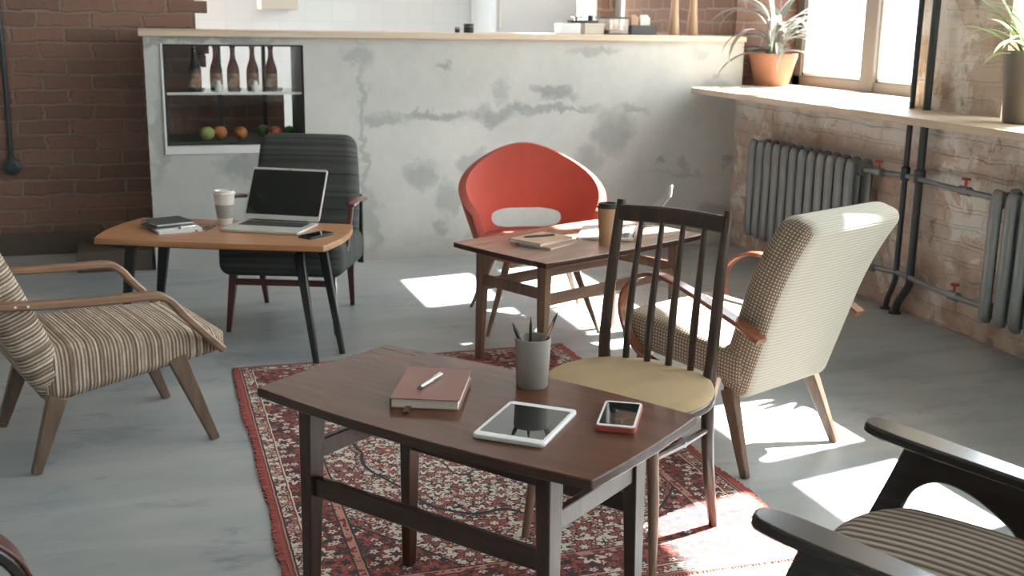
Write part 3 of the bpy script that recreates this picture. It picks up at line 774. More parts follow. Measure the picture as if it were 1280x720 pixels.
def radiator(y_far, n, label):
    t = thing('radiator', label, 'radiator', (3.43, y_far, 0), 0, 'cast iron radiators under the window shelf')
    proto = None
    P = 0.090
    for k in range(n):
        bm = NB(); yc = -0.046
        for dx in (-0.052, 0.052):
            sweep(bm, catmull([(dx*0.72, yc, 0.165), (dx, yc, 0.205), (dx, yc, 0.44), (dx, yc, 0.68), (dx*0.72, yc, 0.725)], 5), [(0.056, 0.03), (0.064, 0.042), (0.062, 0.042), (0.064, 0.042), (0.056, 0.03)], side=(0, 1, 0), seg=14)
        for z in (0.205, 0.685):
            sweep(bm, [(-0.052, yc, z), (0.0, yc, z), (0.052, yc, z)], (0.066, 0.07), side=(0, 1, 0), seg=14)
            sweep(bm, [(0, yc - P/2, z), (0, yc + P/2, z)], (0.055, 0.055), seg=14)
        if proto is None:
            proto = link_mesh('section', bm, M['iron'], t); s = proto
        else:
            bm.free(); s = proto.copy(); C.objects.link(s); s.parent = t
        s.location = (0, -k * P, 0)
    for z in (0.205, 0.685):
        for yy in (0.0, -n * P):
            bm = NB(); lathe(bm, [(0, -0.01), (0.03, -0.01), (0.03, 0.01), (0, 0.01)], 8, M=TR((0, yy, z), (90, 0, 0))); link_mesh('end_plug', bm, M['iron'], t)
    for yy in (-0.18, -(n - 1.5) * P):
        for zz in (0.66, 0.19):
            bm = NB(); bar(bm, (0.03, yy, zz), (0.119, yy, zz), (0.02, 0.012)); link_mesh('wall_bracket', bm, M['iron'], t)
    return t
radiator(5.985, 12, 'ribbed dark grey cast iron radiator beside the bar counter')
radiator(3.93, 9, 'ribbed dark grey cast iron radiator at the right edge, nearer the camera')

def riser(y, r, label, foot):
    t = thing('heating_riser', label, 'pipe', (3.49, y, 0), 0, 'vertical heating pipes')
    bm = NB(); sweep(bm, catmull([(foot[0], foot[1], 0.0), (foot[0]*0.8, foot[1]*0.8, 0.06), (0, 0, 0.17), (0, 0, 0.3), (0, 0, 1.2), (0, 0, 2.4), (0, 0, ZC)], 6), (2*r, 2*r), seg=14); link_mesh('tube', bm, M['pipe_black'], t)
    bm = NB(); lathe(bm, [(r, 0.66), (r + 0.008, 0.665), (r + 0.008, 0.725), (r, 0.73)], 16); link_mesh('tee_joint', bm, M['pipe_black'], t)
    bm = NB(); lathe(bm, [(r + 0.012, 0), (r + 0.012, 0.008), (r, 0.009)], 16, (foot[0], foot[1], 0)); link_mesh('floor_collar', bm, M['pipe_black'], t); return t
riser(4.655, 0.014, 'thinner dark vertical heating pipe, closer to the left window', (0.01, 0.07))
riser(4.545, 0.019, 'thicker dark vertical heating pipe through the window shelf', (0.0, 0.09))
def branch(z, label, sag):
    t = thing('radiator_pipe', label, 'pipe', (3.43, 3.93, z), 0, 'branch pipes between the radiators')
    bm = NB(); sweep(bm, catmull([(0, 0.01, 0), (0.0, 0.12, 0), (0.015, 0.40, 0.0), (0.045, 0.58, 0.0), (0.058, 0.615, 0), (0.058, 0.725, 0), (0.035, 0.80, 0), (0.0, 0.95, 0), (0, 1.01, 0)], 5), (0.026, 0.026), seg=12); link_mesh('tube', bm, M['iron'], t)
    for yy in (0.23, 0.87):
        bm = NB(); sweep(bm, [(0.01, yy - 0.035, 0), (0.01, yy - 0.03, 0), (0.01, yy + 0.03, 0), (0.01, yy + 0.035, 0)], [(0.026, 0.026), (0.042, 0.042), (0.042, 0.042), (0.026, 0.026)], seg=12)
        v = link_mesh('valve', bm, M['iron'], t)
        bm = NB(); sweep(bm, [(0.01, yy, 0.018), (0.01, yy, 0.05)], (0.012, 0.012), seg=8); lathe(bm, [(0, 0.045), (0.02, 0.048), (0.02, 0.056), (0, 0.058)], 12, (0.01, yy, 0)); link_mesh('valve_handle', bm, M['valve_red'], v)
branch(0.685, 'upper horizontal pipe with red valves joining both radiators', 0)
branch(0.205, 'lower horizontal pipe with red valves joining both radiators', 0)

# ------------------------------------------------------------------ potted plants
def leaf(bm, uv, base, az, length, width, rise, droop, twist=0.0, n=12):
    L = bm.verts; pts = []
    d = Vector((math.cos(az), math.sin(az), 0)); s0 = Vector((-math.sin(az), math.cos(az), 0)); up = Vector((0, 0, 1))
    rows = []
    p = Vector(base); ang = rise; step = length / n
    for i in range(n + 1):
        t = i / n
        w = width * (0.45 + 1.2 * t) if t < 0.35 else width * (0.87 + 0.13 * 1) * (1 - ((t - 0.35) / 0.65) ** 1.8)
        w = max(w, 0.0008)
        s = (s0 * math.cos(twist * t) + up * math.sin(twist * t))
        nrm = (up * math.cos(ang) - d * math.sin(ang))
        rows.append((bm.verts.new(p - s * w + nrm * w * 0.35), bm.verts.new(p), bm.verts.new(p + s * w + nrm * w * 0.35), t))
        p = p + (d * math.cos(ang) + up * math.sin(ang)) * step
        ang -= droop / n * (0.5 + 1.2 * t)
    for a, b in zip(rows, rows[1:]):
        for k in (0, 1):
            f = bm.faces.new((a[k], a[k+1], b[k+1], b[k]))
            for lp, (uu, tt) in zip(f.loops, ((k/2, a[3]), ((k+1)/2, a[3]), ((k+1)/2, b[3]), (k/2, b[3]))): lp[uv].uv = (uu, tt)
random.seed(11)
PX, PY, PZ = 3.765, 6.44, 1.009
t = thing('potted_plant', 'terracotta pot with arching green and mauve strap leaves on the shelf', 'plant', (PX, PY, PZ))
bm = NB(); lathe(bm, [(0, 0), (0.098, 0), (0.104, 0.006), (0.146, 0.165), (0.150, 0.17), (0.152, 0.20), (0.140, 0.20), (0.135, 0.165), (0, 0.165)], 40); pot = link_mesh('pot', bm, M['terracotta'], t)
bm = NB(); lathe(bm, [(0, 0.178), (0.08, 0.177), (0.134, 0.172)], 24); link_mesh('soil', bm, M['soil'], t)
bm = NB()
for x, y in ((0.0, 0.0), (0.04, -0.03), (-0.04, -0.02)):
    sweep(bm, catmull([(x*0.6, y*0.6, 0.17), (x, y, 0.24), (x*1.3, y*1.3, 0.36)], 4), [(0.016, 0.016), (0.011, 0.011), (0.008, 0.008)], seg=8)
link_mesh('stem', bm, M['leaf_pale'], t)
bm = NB(); uv = bm.loops.layers.uv.new('UVMap')
for k in range(34):
    az = random.uniform(PI * 0.60, PI * 2.15); inner = k % 3
    bz = random.choice((0.18, 0.2, 0.24, 0.30, 0.36)); L = random.uniform(0.30, 0.60)
    leaf(bm, uv, (random.uniform(-0.05, 0.05), random.uniform(-0.05, 0.04), bz), az, L * (0.75 if math.sin(az) > 0 else 1), random.uniform(0.017, 0.028), random.uniform(0.35, 1.35), random.uniform(1.2, 2.6), random.uniform(-0.5, 0.5))
for az, L, rise, dr, z in ((PI*1.02, 0.42, 0.55, 1.9, 0.26), (PI*1.06, 0.46, 0.10, 1.1, 0.20), (PI*1.0, 0.50, 0.95, 2.6, 0.32), (PI*1.45, 0.30, 0.8, 3.2, 0.2), (PI*1.9, 0.32, 0.5, 1.5, 0.25)):
    leaf(bm, uv, (-0.04, -0.04, z), az, L, 0.019, rise, dr)
for v in bm.verts:
    if v.co.y > 0.10: v.co.y = 0.10 + 0.05 * math.tanh((v.co.y - 0.10) / 0.05)
    if v.co.x > 0.18 and v.co.y > -1.69: v.co.x = 0.18 + 0.05 * math.tanh((v.co.x - 0.18) / 0.05)
link_mesh('foliage', bm, M['leaf_purple'], t, smooth=60)

t = thing('potted_plant', 'tall dark grey pot with pale green leaves at the right edge', 'plant', (3.455, 3.86, PZ))
bm = NB(); lathe(bm, [(0, 0), (0.085, 0), (0.09, 0.004), (0.115, 0.285), (0.115, 0.292), (0.107, 0.292), (0.103, 0.25), (0, 0.25)], 40); link_mesh('pot', bm, M['pot_grey'], t)
bm = NB(); lathe(bm, [(0, 0.262), (0.06, 0.262), (0.103, 0.256)], 24); link_mesh('soil', bm, M['soil'], t)
bm = NB(); uv = bm.loops.layers.uv.new('UVMap')
for k in range(18):
    az = random.uniform(PI * 0.55, PI * 1.9); L = random.uniform(0.22, 0.36)
    leaf(bm, uv, (random.uniform(-0.04, 0.04), random.uniform(-0.04, 0.04), 0.262), az, L, random.uniform(0.013, 0.021), random.uniform(0.6, 1.45), random.uniform(0.9, 2.4))
for az, L, rise, dr in ((PI*0.78, 0.44, 1.15, 1.2), (PI*0.9, 0.40, 0.75, 1.3), (PI*1.0, 0.22, 0.35, 1.4), (PI*0.70, 0.5, 1.25, 0.9)):
    leaf(bm, uv, (-0.04, 0.01, 0.262), az, L, 0.019, rise, dr)
link_mesh('foliage', bm, M['leaf_pale'], t, smooth=60)

# ------------------------------------------------------------------ rug
t = thing('rug', 'red and cream oriental rug with dark floral border under the dark table', 'rug', (0.978, 3.47, 0))
bm = NB(); nx, ny = 60, 96; g = {}
def edge_w(x, y, side):
    return 0.006 * noise.noise(Vector((x * 9, y * 9, side)))
for i in range(nx + 1):
    for j in range(ny + 1):
        u, v = -1 + 2*i/nx, -1 + 2*j/ny
        x, y = u * (RX - 0.012), v * (RY - 0.012)
        x += u**5 * (0.012 * noise.noise(Vector((0.3, y * 3.1, 2.0))) ) ; y += v**5 * 0.010 * noise.noise(Vector((x * 3.1, 0.7, 5.0)))
        z = 0.008 + 0.0012 * noise.noise(Vector((x * 6, y * 6, 0)))
        g[i, j] = bm.verts.new((x, y, z))
for i in range(nx):
    for j in range(ny): bm.faces.new((g[i, j], g[i+1, j], g[i+1, j+1], g[i, j+1]))
bd = [g[i, 0] for i in range(nx + 1)] + [g[nx, j] for j in range(1, ny + 1)] + [g[i, ny] for i in range(nx - 1, -1, -1)] + [g[0, j] for j in range(ny - 1, 0, -1)]
lo = [bm.verts.new((v.co.x, v.co.y, 0.0005)) for v in bd]
for k in range(len(bd)): k2 = (k + 1) % len(bd); bm.faces.new((bd[k], lo[k], lo[k2], bd[k2]))
link_mesh('pile', bm, M['rug'], t, smooth=40)
random.seed(5)     # shaggy wool edging along the long sides
for side in (-1, 1):
    bm = NB(); y = -RY + 0.01
    while y < RY - 0.012:
        ex = side * ((RX - 0.012) + 0.012 * noise.noise(Vector((0.3, y * 3.1, 2.0))))
        L = random.uniform(0.010, 0.021); w = random.uniform(0.005, 0.009)
        a, b = ex - side * 0.008, ex + side * L
        prism(bm, [(a, y), (b, y + random.uniform(-0.004, 0.004)), (b, y + w), (a, y + w)], 0.0015, random.uniform(0.006, 0.0085))
        y += w * 0.85
    link_mesh('wool_edging', bm, M['rug_edge'], t, smooth=0)
bm = NB(); random.seed(6)     # pale tassels at the near end
x = -RX + 0.02
while x < RX - 0.02:
    L = random.uniform(0.03, 0.06); q = random.uniform(-0.012, 0.012)
    sweep(bm, [(x, -RY + 0.02, 0.005), (x + q * 0.4, -RY - L * 0.5, 0.004), (x + q, -RY - L, 0.0025)], [(0.004, 0.003), (0.003, 0.003), (0.002, 0.002)], seg=5)
    x += random.uniform(0.006, 0.011)
link_mesh('tassels', bm, M['paper'], t, smooth=0)

# ------------------------------------------------------------------ tables
def bowed(L, W, bl, bs, n=14):
    out = []
    def edge(a, b, nx_, ny_, bow):
        for i in range(n):
            s = i / n; k = bow * 4 * s * (1 - s)
            out.append((a[0] + (b[0]-a[0])*s + nx_*k, a[1] + (b[1]-a[1])*s + ny_*k))
    c = [(-L/2, -W/2), (L/2, -W/2), (L/2, W/2), (-L/2, W/2)]
    edge(c[0], c[1], 0, -1, bl); edge(c[1], c[2], 1, 0, bs); edge(c[2], c[3], 0, 1, bl); edge(c[3], c[0], -1, 0, bs)
    return out
def frame_table(name, label, loc, yaw, H, L, W, bl, bs, lx, ly, zs, ze, mtop, medge, mleg, mx):
    t = thing(name, label, 'table', loc, yaw)
    th = 0.022
    bm = NB(); prism(bm, bowed(L, W, bl, bs), H - th, H); tp = link_mesh('tabletop', bm, mtop, t, bevel=0.003, smooth=30)
    tp.data.materials.append(medge)
    for p in tp.data.polygons:
        if abs(p.normal.z) < 0.5: p.material_index = 1
    for sx in (-1, 1):
        for sy in (-1, 1):
            bm = NB(); bar(bm, (sx * (lx - 0.012), sy * (ly - 0.006), H - th), (sx * lx, sy * ly, 0), (0.036, 0.052), (0.024, 0.030), side=(1, 0, 0)); link_mesh('leg', bm, mleg, t, bevel=0.003)
    for sx in (-1, 1):
        bm = NB(); bar(bm, (sx * (lx - 0.008), -ly + 0.012, ze), (sx * (lx - 0.008), ly - 0.012, ze), (0.044, 0.018), side=(0, 0, 1)); link_mesh('end_rail', bm, mleg, t, bevel=0.003)
    for sy in (-1, 1):
        bm = NB(); bar(bm, (-lx + 0.02, sy * (ly - 0.003), zs), (lx - 0.02, sy * (ly - 0.003), zs), (0.046, 0.018), side=(0, 0, 1)); link_mesh('side_rail', bm, mx, t, bevel=0.003)
    for sx in (-0.55, 0.55):
        bm = NB(); bar(bm, (sx * lx, -ly + 0.02, H - th - 0.012), (sx * lx, ly - 0.02, H - th - 0.012), (0.022, 0.03), side=(0, 0, 1)); link_mesh('batten', bm, mleg, t)
    return t
H3, H2, H1 = 0.575, 0.50, 0.50
frame_table('coffee_table', 'dark glossy brown coffee table standing on the rug in the foreground', (0.647, 2.296, 0.0085), -52.4, H3 - 0.0085, 0.885, 0.440, 0.030, 0.008, 0.330, 0.178, 0.347, 0.428, M['dark_top'], M['dark_wood_x'], M['dark_wood'], M['dark_wood_x'])
frame_table('coffee_table', 'medium brown walnut coffee table in front of the red chair', (1.722, 4.405, 0), 25.5, H2, 0.965, 0.540, 0.018, 0.010, 0.410, 0.185, 0.325, 0.350, M['mid_top'], M['dark_wood_x'], M['mid_wood'], M['mid_wood_x'])
# orange topped table on black splayed legs
t = thing('side_table', 'orange brown wooden table on black splayed legs left of centre', 'table', (0.301, 4.891, 0), -23.0)
bm = NB(); prism(bm, bowed(0.955, 0.50, 0.016, 0.036), H1 - 0.024, H1); link_mesh('tabletop', bm, M['orange_top'], t, bevel=0.003, smooth=30)
bm = NB(); prism(bm, bowed(0.945, 0.49, 0.016, 0.036), H1 - 0.027, H1 - 0.0235); link_mesh('edge_band', bm, M['dark_wood_x'], t, smooth=30)
def w2l(wx, wy, ox=0.301, oy=4.891, yaw=-23.0):
    c, s = math.cos(math.radians(yaw)), math.sin(math.radians(yaw)); dx, dy = wx - ox, wy - oy
    return dx * c + dy * s, -dx * s + dy * c
ft = {}
for key, top, foot in (('fr', (0.573, 4.735), (0.607, 4.498)), ('br', (0.690, 4.87), (0.735, 4.625)), ('fl', (-0.095, 4.93), (-0.150, 4.985)), ('bl', (0.040, 4.955), (-0.010, 5.12))):
    a, b = w2l(*top), w2l(*foot)
    bm = NB(); bar(bm, (a[0], a[1], H1 - 0.05), (b[0], b[1], 0.0), (0.042, 0.042), (0.024, 0.024), side=(1, 0, 0)); link_mesh('leg', bm, M['black_metal'], t, bevel=0.006)
for k in (('fl', -0.40), ('fr', 0.27)):
    bm = NB(); box(bm, (k[1] - 0.035, -0.17, H1 - 0.055), (k[1] + 0.06, 0.17, H1 - 0.027)); link_mesh('cross_bearer', bm, M['black_metal'], t, bevel=0.005)

# ------------------------------------------------------------------ laptops and small things
def laptop(label, loc, yaw, W=0.335, D=0.232, open_deg=108, mk='black_plastic'):
    t = thing('laptop', label, 'laptop', loc, yaw)
    bm = NB(); prism(bm, rrect(W, D, 0.012), 0.001, 0.012); link_mesh('base', bm, M['silver'], t, bevel=0.002)
    km, nt, b = new_mat('keyboard_keys', 0.45)
    br = nt.nodes.new('ShaderNodeTexBrick'); nt.links.new(coords(nt), br.inputs['Vector']); br.offset = 0.3
    for k_, v_ in (('Scale', 1), ('Brick Width', 0.0185), ('Row Height', 0.0175), ('Mortar Size', 0.0016)): br.inputs[k_].default_value = v_
    br.inputs['Color1'].default_value = (0.018, 0.019, 0.019, 1); br.inputs['Color2'].default_value = (0.022, 0.023, 0.023, 1); br.inputs['Mortar'].default_value = ((0.25, 0.24, 0.22, 1) if mk == 'silver' else (0.06, 0.06, 0.058, 1))
    nt.links.new(br.outputs[0], b.inputs['Base Color'])
    bm = NB(); box(bm, (-W*0.41, -0.005, 0.012), (W*0.41, D*0.40, 0.0132)); link_mesh('keyboard', bm, km, t, smooth=0)
    bm = NB(); prism(bm, rrect(0.10, 0.062, 0.004), 0.012, 0.0128, TR((0, -D*0.28, 0))); link_mesh('trackpad', bm, M['sleeve'] if False else M['silver'], t, smooth=0)
    th = math.radians(open_deg); Hs = D
    Ml = Matrix.Translation((0, D/2 - 0.004, 0.012)) @ Matrix.Rotation(-(th - PI), 4, 'X').inverted() if False else Matrix.Translation((0, D/2 - 0.002, 0.013)) @ Matrix.Rotation(math.radians(90 - open_deg + 0), 4, 'X')
    # lid plane: local x = width, z = up along the lid, y = thickness
    bm = NB(); prism(bm, rrect(W, Hs, 0.012), -0.004, 0.004, Ml @ TR((0, 0.004, Hs/2 + 0.004), (90, 0, 0))); lid = link_mesh('lid', bm, M['silver'], t, bevel=0.0015)
    bm = NB(); prism(bm, rrect(W - 0.012, Hs - 0.034, 0.005), 0.0040, 0.0050, Ml @ TR((0, 0.004, Hs/2 + 0.010), (90, 0, 0))); link_mesh('screen', bm, M['screen'], lid, smooth=0)
    bm = NB(); lathe(bm, [(0, 0), (0.0025, 0), (0.0025, 0.0008), (0, 0.0008)], 10, M=Ml @ TR((0, 0.0002, Hs - 0.003), (90, 0, 0))); link_mesh('webcam', bm, M['screen'], lid)
    bm = NB(); sweep(bm, [(-W*0.36, D/2 - 0.003, 0.012), (W*0.36, D/2 - 0.003, 0.012)], (0.010, 0.010), seg=10); link_mesh('hinge', bm, M['black_plastic'], t)
    return t
laptop('open silver laptop with dark screen on the orange topped table', (0.478, 4.912, H1), -28.5, W=0.352, D=0.248, open_deg=121)
laptop('open silver laptop seen edge-on on the walnut coffee table', (1.868, 4.475, H2), -116.5, W=0.335, D=0.235, open_deg=128, mk='silver')

def cup(label, loc, r0, r1, h, mbody, mlid, msleeve=None, sl=(0.28, 0.66)):
    t = thing('takeaway_cup', label, 'cup', loc)
    bm = NB(); lathe(bm, [(0, 0.004), (r0*0.95, 0.004), (r0, 0.0), (r1, h * 0.90), (r1 * 0.97, h * 0.90), (0, h * 0.89)], 40); link_mesh('cup_body', bm, mbody, t)
    bm = NB(); lathe(bm, [(r1 + 0.0005, h*0.885), (r1 + 0.003, h*0.89), (r1 + 0.003, h*0.925), (r1 * 0.95, h*0.935), (r1*0.92, h*0.995), (r1*0.88, h), (r1*0.84, h), (r1*0.80, h*0.965), (0, h*0.965)], 40); link_mesh('lid', bm, mlid, t)
    if msleeve:
        a, b = sl; ra, rb = r0 + (r1-r0)*a/0.9 + 0.0012, r0 + (r1-r0)*b/0.9 + 0.0012
        bm = NB(); lathe(bm, [(ra - 0.001, h*a), (ra, h*a + 0.001), (rb, h*b - 0.001), (rb - 0.001, h*b)], 40); link_mesh('sleeve', bm, msleeve, t)
    return t
cup('white takeaway cup with grey sleeve on the orange topped table', (0.300, 5.060, H1), 0.030, 0.046, 0.150, M['cup_white'], M['cup_white'], M['sleeve'], (0.20, 0.60))
cup('tall brown paper coffee cup with black lid on the walnut table', (1.762, 4.235, H2), 0.030, 0.040, 0.175, M['kraft_dark'], M['black_plastic'])

def phone(label, loc, yaw, L, W, mcase, mframe=None, th=0.009):
    t = thing('smartphone', label, 'phone', loc, yaw)
    bm = NB(); prism(bm, rrect(L, W, 0.010), 0, th); link_mesh('case', bm, mcase, t, bevel=0.0015)
    z = th
    if mframe:
        bm = NB(); prism(bm, rrect(L - 0.003, W - 0.003, 0.009), z, z + 0.0012); link_mesh('front_frame', bm, mframe, t, smooth=0); z += 0.0012
    bm = NB(); prism(bm, rrect(L - (0.022 if mframe else 0.006), W - (0.012 if mframe else 0.006), 0.004 if mframe else 0.008), z, z + 0.0006); link_mesh('screen', bm, M['tablet_glass'], t, smooth=0)
    return t
phone('black smartphone beside the laptop on the orange topped table', (0.645, 4.695, H1), 40.0, 0.150, 0.072, M['black_plastic'])
phone('white-framed smartphone in a red case on the dark glossy table', (0.918, 2.098, H3), 60.5, 0.160, 0.083, M['red_case'], M['white_plastic'], 0.013)
t = thing('tablet', 'white tablet with black screen lying on the dark glossy table', 'tablet', (0.716, 2.118, H3), 51.5)
bm = NB(); prism(bm, rrect(0.222, 0.154, 0.012), 0, 0.0095); link_mesh('tablet_body', bm, M['white_plastic'], t, bevel=0.002)
bm = NB(); prism(bm, rrect(0.178, 0.136, 0.002), 0.0095, 0.0101); link_mesh('screen', bm, M['tablet_glass'], t, smooth=0)
bm = NB(); lathe(bm, [(0.005, 0.0096), (0.0062, 0.0100), (0.0066, 0.0096)], 20, (-0.099, 0, 0)); link_mesh('home_button', bm, M['silver'], t)

# notebook with pen on the dark table
t = thing('notebook', 'reddish brown hardcover notebook on the dark glossy table', 'notebook', (0.578, 2.375, H3), 67.5)
L_, W_, T_ = 0.228, 0.152, 0.023
bm = NB(); prism(bm, rrect(L_, W_, 0.004), 0, 0.002); prism(bm, rrect(L_, W_, 0.004), T_ - 0.002, T_); box(bm, (-L_/2, W_/2 - 0.003, 0.001), (L_/2, W_/2, T_ - 0.001)); link_mesh('cover', bm, M['rose_leather'], t, bevel=0.0008)
bm = NB(); box(bm, (-L_/2 + 0.004, -W_/2 + 0.004, 0.002), (L_/2 - 0.004, W_/2 - 0.004, T_ - 0.002)); link_mesh('pages', bm, M['paper'], t, smooth=0)
bm = NB(); bar(bm, (-L_/2 - 0.035, 0.035, 0.0035), (-L_/2 + 0.01, 0.035, 0.0035), (0.014, 0.003), side=(0, 1, 0)); link_mesh('ribbon', bm, M['mahogany'], t)
def pen(label, loc, yaw, L, r, mbody, mtip, pitch=0.0, cat='pen'):
    t = thing('ballpoint_pen' if cat == 'pen' else 'pencil', label, cat, loc, yaw); t.rotation_euler.y = math.radians(-pitch)
    R_ = TR((-L/2, 0, r), (0, 90, 0))
    bm = NB(); lathe(bm, [(0, 0.012), (r, 0.014), (r * 1.02, L * 0.5), (r, L - 0.004), (r * 0.6, L), (0, L)], 14, M=R_); link_mesh('barrel', bm, mbody, t)
    bm = NB(); lathe(bm, [(0, 0), (r * 0.25, 0.001), (r * 1.0, 0.0145), (0, 0.0145)], 14, M=R_); link_mesh('tip', bm, mtip, t)
    if cat == 'pen':
        bm = NB(); bar(bm, (L/2 - 0.045, 0, 2*r + 0.0015), (L/2 - 0.006, 0, 2*r + 0.0015), (0.003, 0.0015)); bar(bm, (L/2 - 0.008, 0, r), (L/2 - 0.008, 0, 2*r + 0.002), (0.003, 0.003)); link_mesh('clip', bm, M['chrome'], t)
    return t
pen('silver ballpoint pen lying on the reddish brown notebook', (0.572, 2.372, H3 + T_), 49.0, 0.120, 0.0048, M['chrome'], M['pipe_black'])

# pencil cup
CX, CY = 0.812, 2.365
t = thing('pencil_cup', 'taupe grey ceramic cup holding pencils on the dark glossy table', 'cup', (CX, CY, H3))
bm = NB(); lathe(bm, [(0, 0), (0.034, 0), (0.036, 0.003), (0.0415, 0.113), (0.0410, 0.116), (0.0385, 0.116), (0.0375, 0.112), (0.033, 0.008), (0, 0.008)], 48); link_mesh('cup_wall', bm, M['grey_ceramic'], t)
def stick(label, base, top, r, m, mt, cat='pencil'):
    b, e = Vector(base), Vector(top); L = (e - b).length; d = (e - b).normalized()
    t = thing('pencil' if cat == 'pencil' else 'ballpoint_pen', label, cat, (CX + b.x, CY + b.y, H3 + b.z), 0, 'pens and pencils in the taupe cup')
    q = Vector((0, 0, 1)).rotation_difference(d); t.rotation_euler = q.to_euler()
    bm = NB(); lathe(bm, [(0, 0), (r, 0.0005), (r, L - 0.02), (0, L - 0.02)], 8); link_mesh('barrel', bm, m, t)
    bm = NB(); lathe(bm, [(r, L - 0.0199), (r * 0.25, L - 0.003), (0, L)], 8); link_mesh('tip', bm, mt, t)
stick('black pen leaning left in the taupe cup', (0.012, -0.004, 0.0085), (-0.047, 0.010, 0.152), 0.0050, M['black_plastic'], M['grey_cover'], 'pen')
stick('thin black pencil standing almost upright in the taupe cup', (-0.006, 0.004, 0.0085), (0.000, 0.018, 0.160), 0.0036, M['black_plastic'], M['dark_lining'])
stick('brown wooden pencil leaning right in the taupe cup', (-0.010, 0.012, 0.0085), (0.043, -0.016, 0.158), 0.0040, M['kraft'], M['kraft_dark'])
stick('long black pencil leaning right, tallest in the taupe cup', (-0.016, -0.008, 0.0085), (0.056, -0.008, 0.175), 0.0040, M['black_plastic'], M['dark_lining'])

# booklets on the orange table
def booklet(name, label, loc, yaw, L, W, T, mc, mp, cat='notebook', pitch=0):
    t = thing(name, label, cat, loc, yaw)
    bm = NB(); prism(bm, rrect(L, W, 0.004), 0, 0.0015); prism(bm, rrect(L, W, 0.004), T - 0.0015, T); box(bm, (-L/2, W/2 - 0.002, 0.001), (L/2, W/2, T - 0.001)); link_mesh('cover', bm, mc, t, bevel=0.0005)
    bm = NB(); box(bm, (-L/2 + 0.003, -W/2 + 0.003, 0.0015), (L/2 - 0.003, W/2 - 0.003, T - 0.0015)); link_mesh('pages', bm, mp, t, smooth=0); return t
booklet('notebook', 'white booklet at the bottom of the small pile on the orange table', (0.092, 4.965, H1), 12.0, 0.185, 0.150, 0.012, M['white_paper'], M['white_paper'])
booklet('notebook', 'black notebook under the charcoal one, left of the white booklet', (0.030, 5.010, H1 + 0.0125), 20.0, 0.120, 0.150, 0.005, M['black_plastic'], M['paper'])
booklet('notebook', 'charcoal covered notebook on top of the pile on the orange table', (0.060, 5.055, H1 + 0.0180), 22.0, 0.165, 0.165, 0.010, M['grey_cover'], M['white_paper'])
pen('silver pen lying on the white booklet', (0.135, 4.935, H1 + 0.0125), 38.0, 0.10, 0.0038, M['chrome'], M['pipe_black'])
pen('dark pencil on the orange table between booklets and cup', (0.195, 4.95, H1), 62.0, 0.15, 0.0036, M['grey_cover'], M['kraft'], cat='pencil')
pen('dark pencil nearest the white takeaway cup', (0.225, 4.955, H1), 66.0, 0.15, 0.0036, M['grey_cover'], M['kraft'], cat='pencil')
# notebooks on the walnut table
booklet('notebook', 'pale notebook under the kraft one on the walnut table', (1.545, 4.315, H2), 36.0, 0.225, 0.165, 0.010, M['kraft_dark'], M['white_paper'])
booklet('notebook', 'kraft covered notebook with a dark pen on the walnut table', (1.515, 4.335, H2 + 0.0105), 32.0, 0.215, 0.165, 0.014, M['kraft'], M['white_paper'])
pen('dark brown pen lying on the kraft notebook', (1.510, 4.350, H2 + 0.0250), 8.0, 0.145, 0.0042, M['pipe_black'], M['pipe_black'])

# ------------------------------------------------------------------ striped armchair (left)
def leg_bar(t, p0, p1, s0, s1, m, name='leg', side=(0, 1, 0)):
    bm = NB(); bar(bm, p0, p1, s0, s1, side); return link_mesh(name, bm, m, t, bevel=0.004)
t = thing('armchair', 'beige and brown striped armchair with bent brown arms at the left edge', 'armchair', (-0.455, 3.82, 0), 17.2)
def seat_def(c):
    # c in box frame; wedge: thicker toward the back
    u = (c.x + 0.30) / 0.60
    top = 0.375 + 0.015 * (1 - u) + 0.018 * math.sin(PI * max(0, min(1, u))) * (1 - (c.y / 0.26) ** 2 * 0.7)
    bot = 0.200 + (0.300 - 0.200) * u
    s = (c.z + 0.09) / 0.18
    return (c.x + 0.325, c.y, bot + (top - bot) * s)
bm = rbox((0.60, 0.50, 0.18), 0.055, seat_def, uaxis=0, n=10); link_mesh('seat', bm, M['striped'], t, smooth=60)
def back_def(c):
    c.x += 0.014 * (1 - (c.y / 0.25) ** 2) * (1 if c.x > 0 else -0.3) * (1 - (c.z/0.34)**2)
    return c
bm = rbox((0.115, 0.50, 0.68), 0.045, back_def, TR((-0.062, 0, 0.575), (0, -23, 0)), uaxis=2, n=12); link_mesh('backrest', bm, M['striped'], t, smooth=60)
for s in (-1, 1):
    y = s * 0.272
    pth = catmull([(-0.20, y, 0.563), (-0.05, y, 0.547), (0.154, y, 0.533), (0.34, y, 0.528)], 5)[:-1] + catmull([(0.34, y, 0.528), (0.395, y, 0.523), (0.435, y, 0.497), (0.475, y, 0.447), (0.595, y, 0.318)], 5)
    bm = NB(); sweep(bm, pth, (0.042, 0.026), side=(0, 1, 0), rect=True); ar = link_mesh('armrest', bm, M['oak_x'], t, smooth=30)
    for dx in (0, 0.035):
        bm = NB(); lathe(bm, [(0, 0), (0.006, 0), (0.004, 0.003), (0, 0.0035)], 10, M=TR((-0.035 + dx, y + s * 0.021, 0.5455 - dx*0.06), (-s * 90, 0, 0))); link_mesh('screw', bm, M['chrome'], ar)
    leg_bar(t, (0.450, s * 0.235, 0.305), (0.565, s * 0.250, 0), (0.034, 0.060), (0.024, 0.030), M['oak_leg'])
    leg_bar(t, (0.075, s * 0.235, 0.235), (-0.010, s * 0.250, 0), (0.034, 0.060), (0.024, 0.030), M['oak_leg'])
bm = NB(); bar(bm, (0.455, -0.23, 0.278), (0.455, 0.23, 0.278), (0.03, 0.02), side=(0, 0, 1)); link_mesh('cross_rail', bm, M['oak_leg'], t)
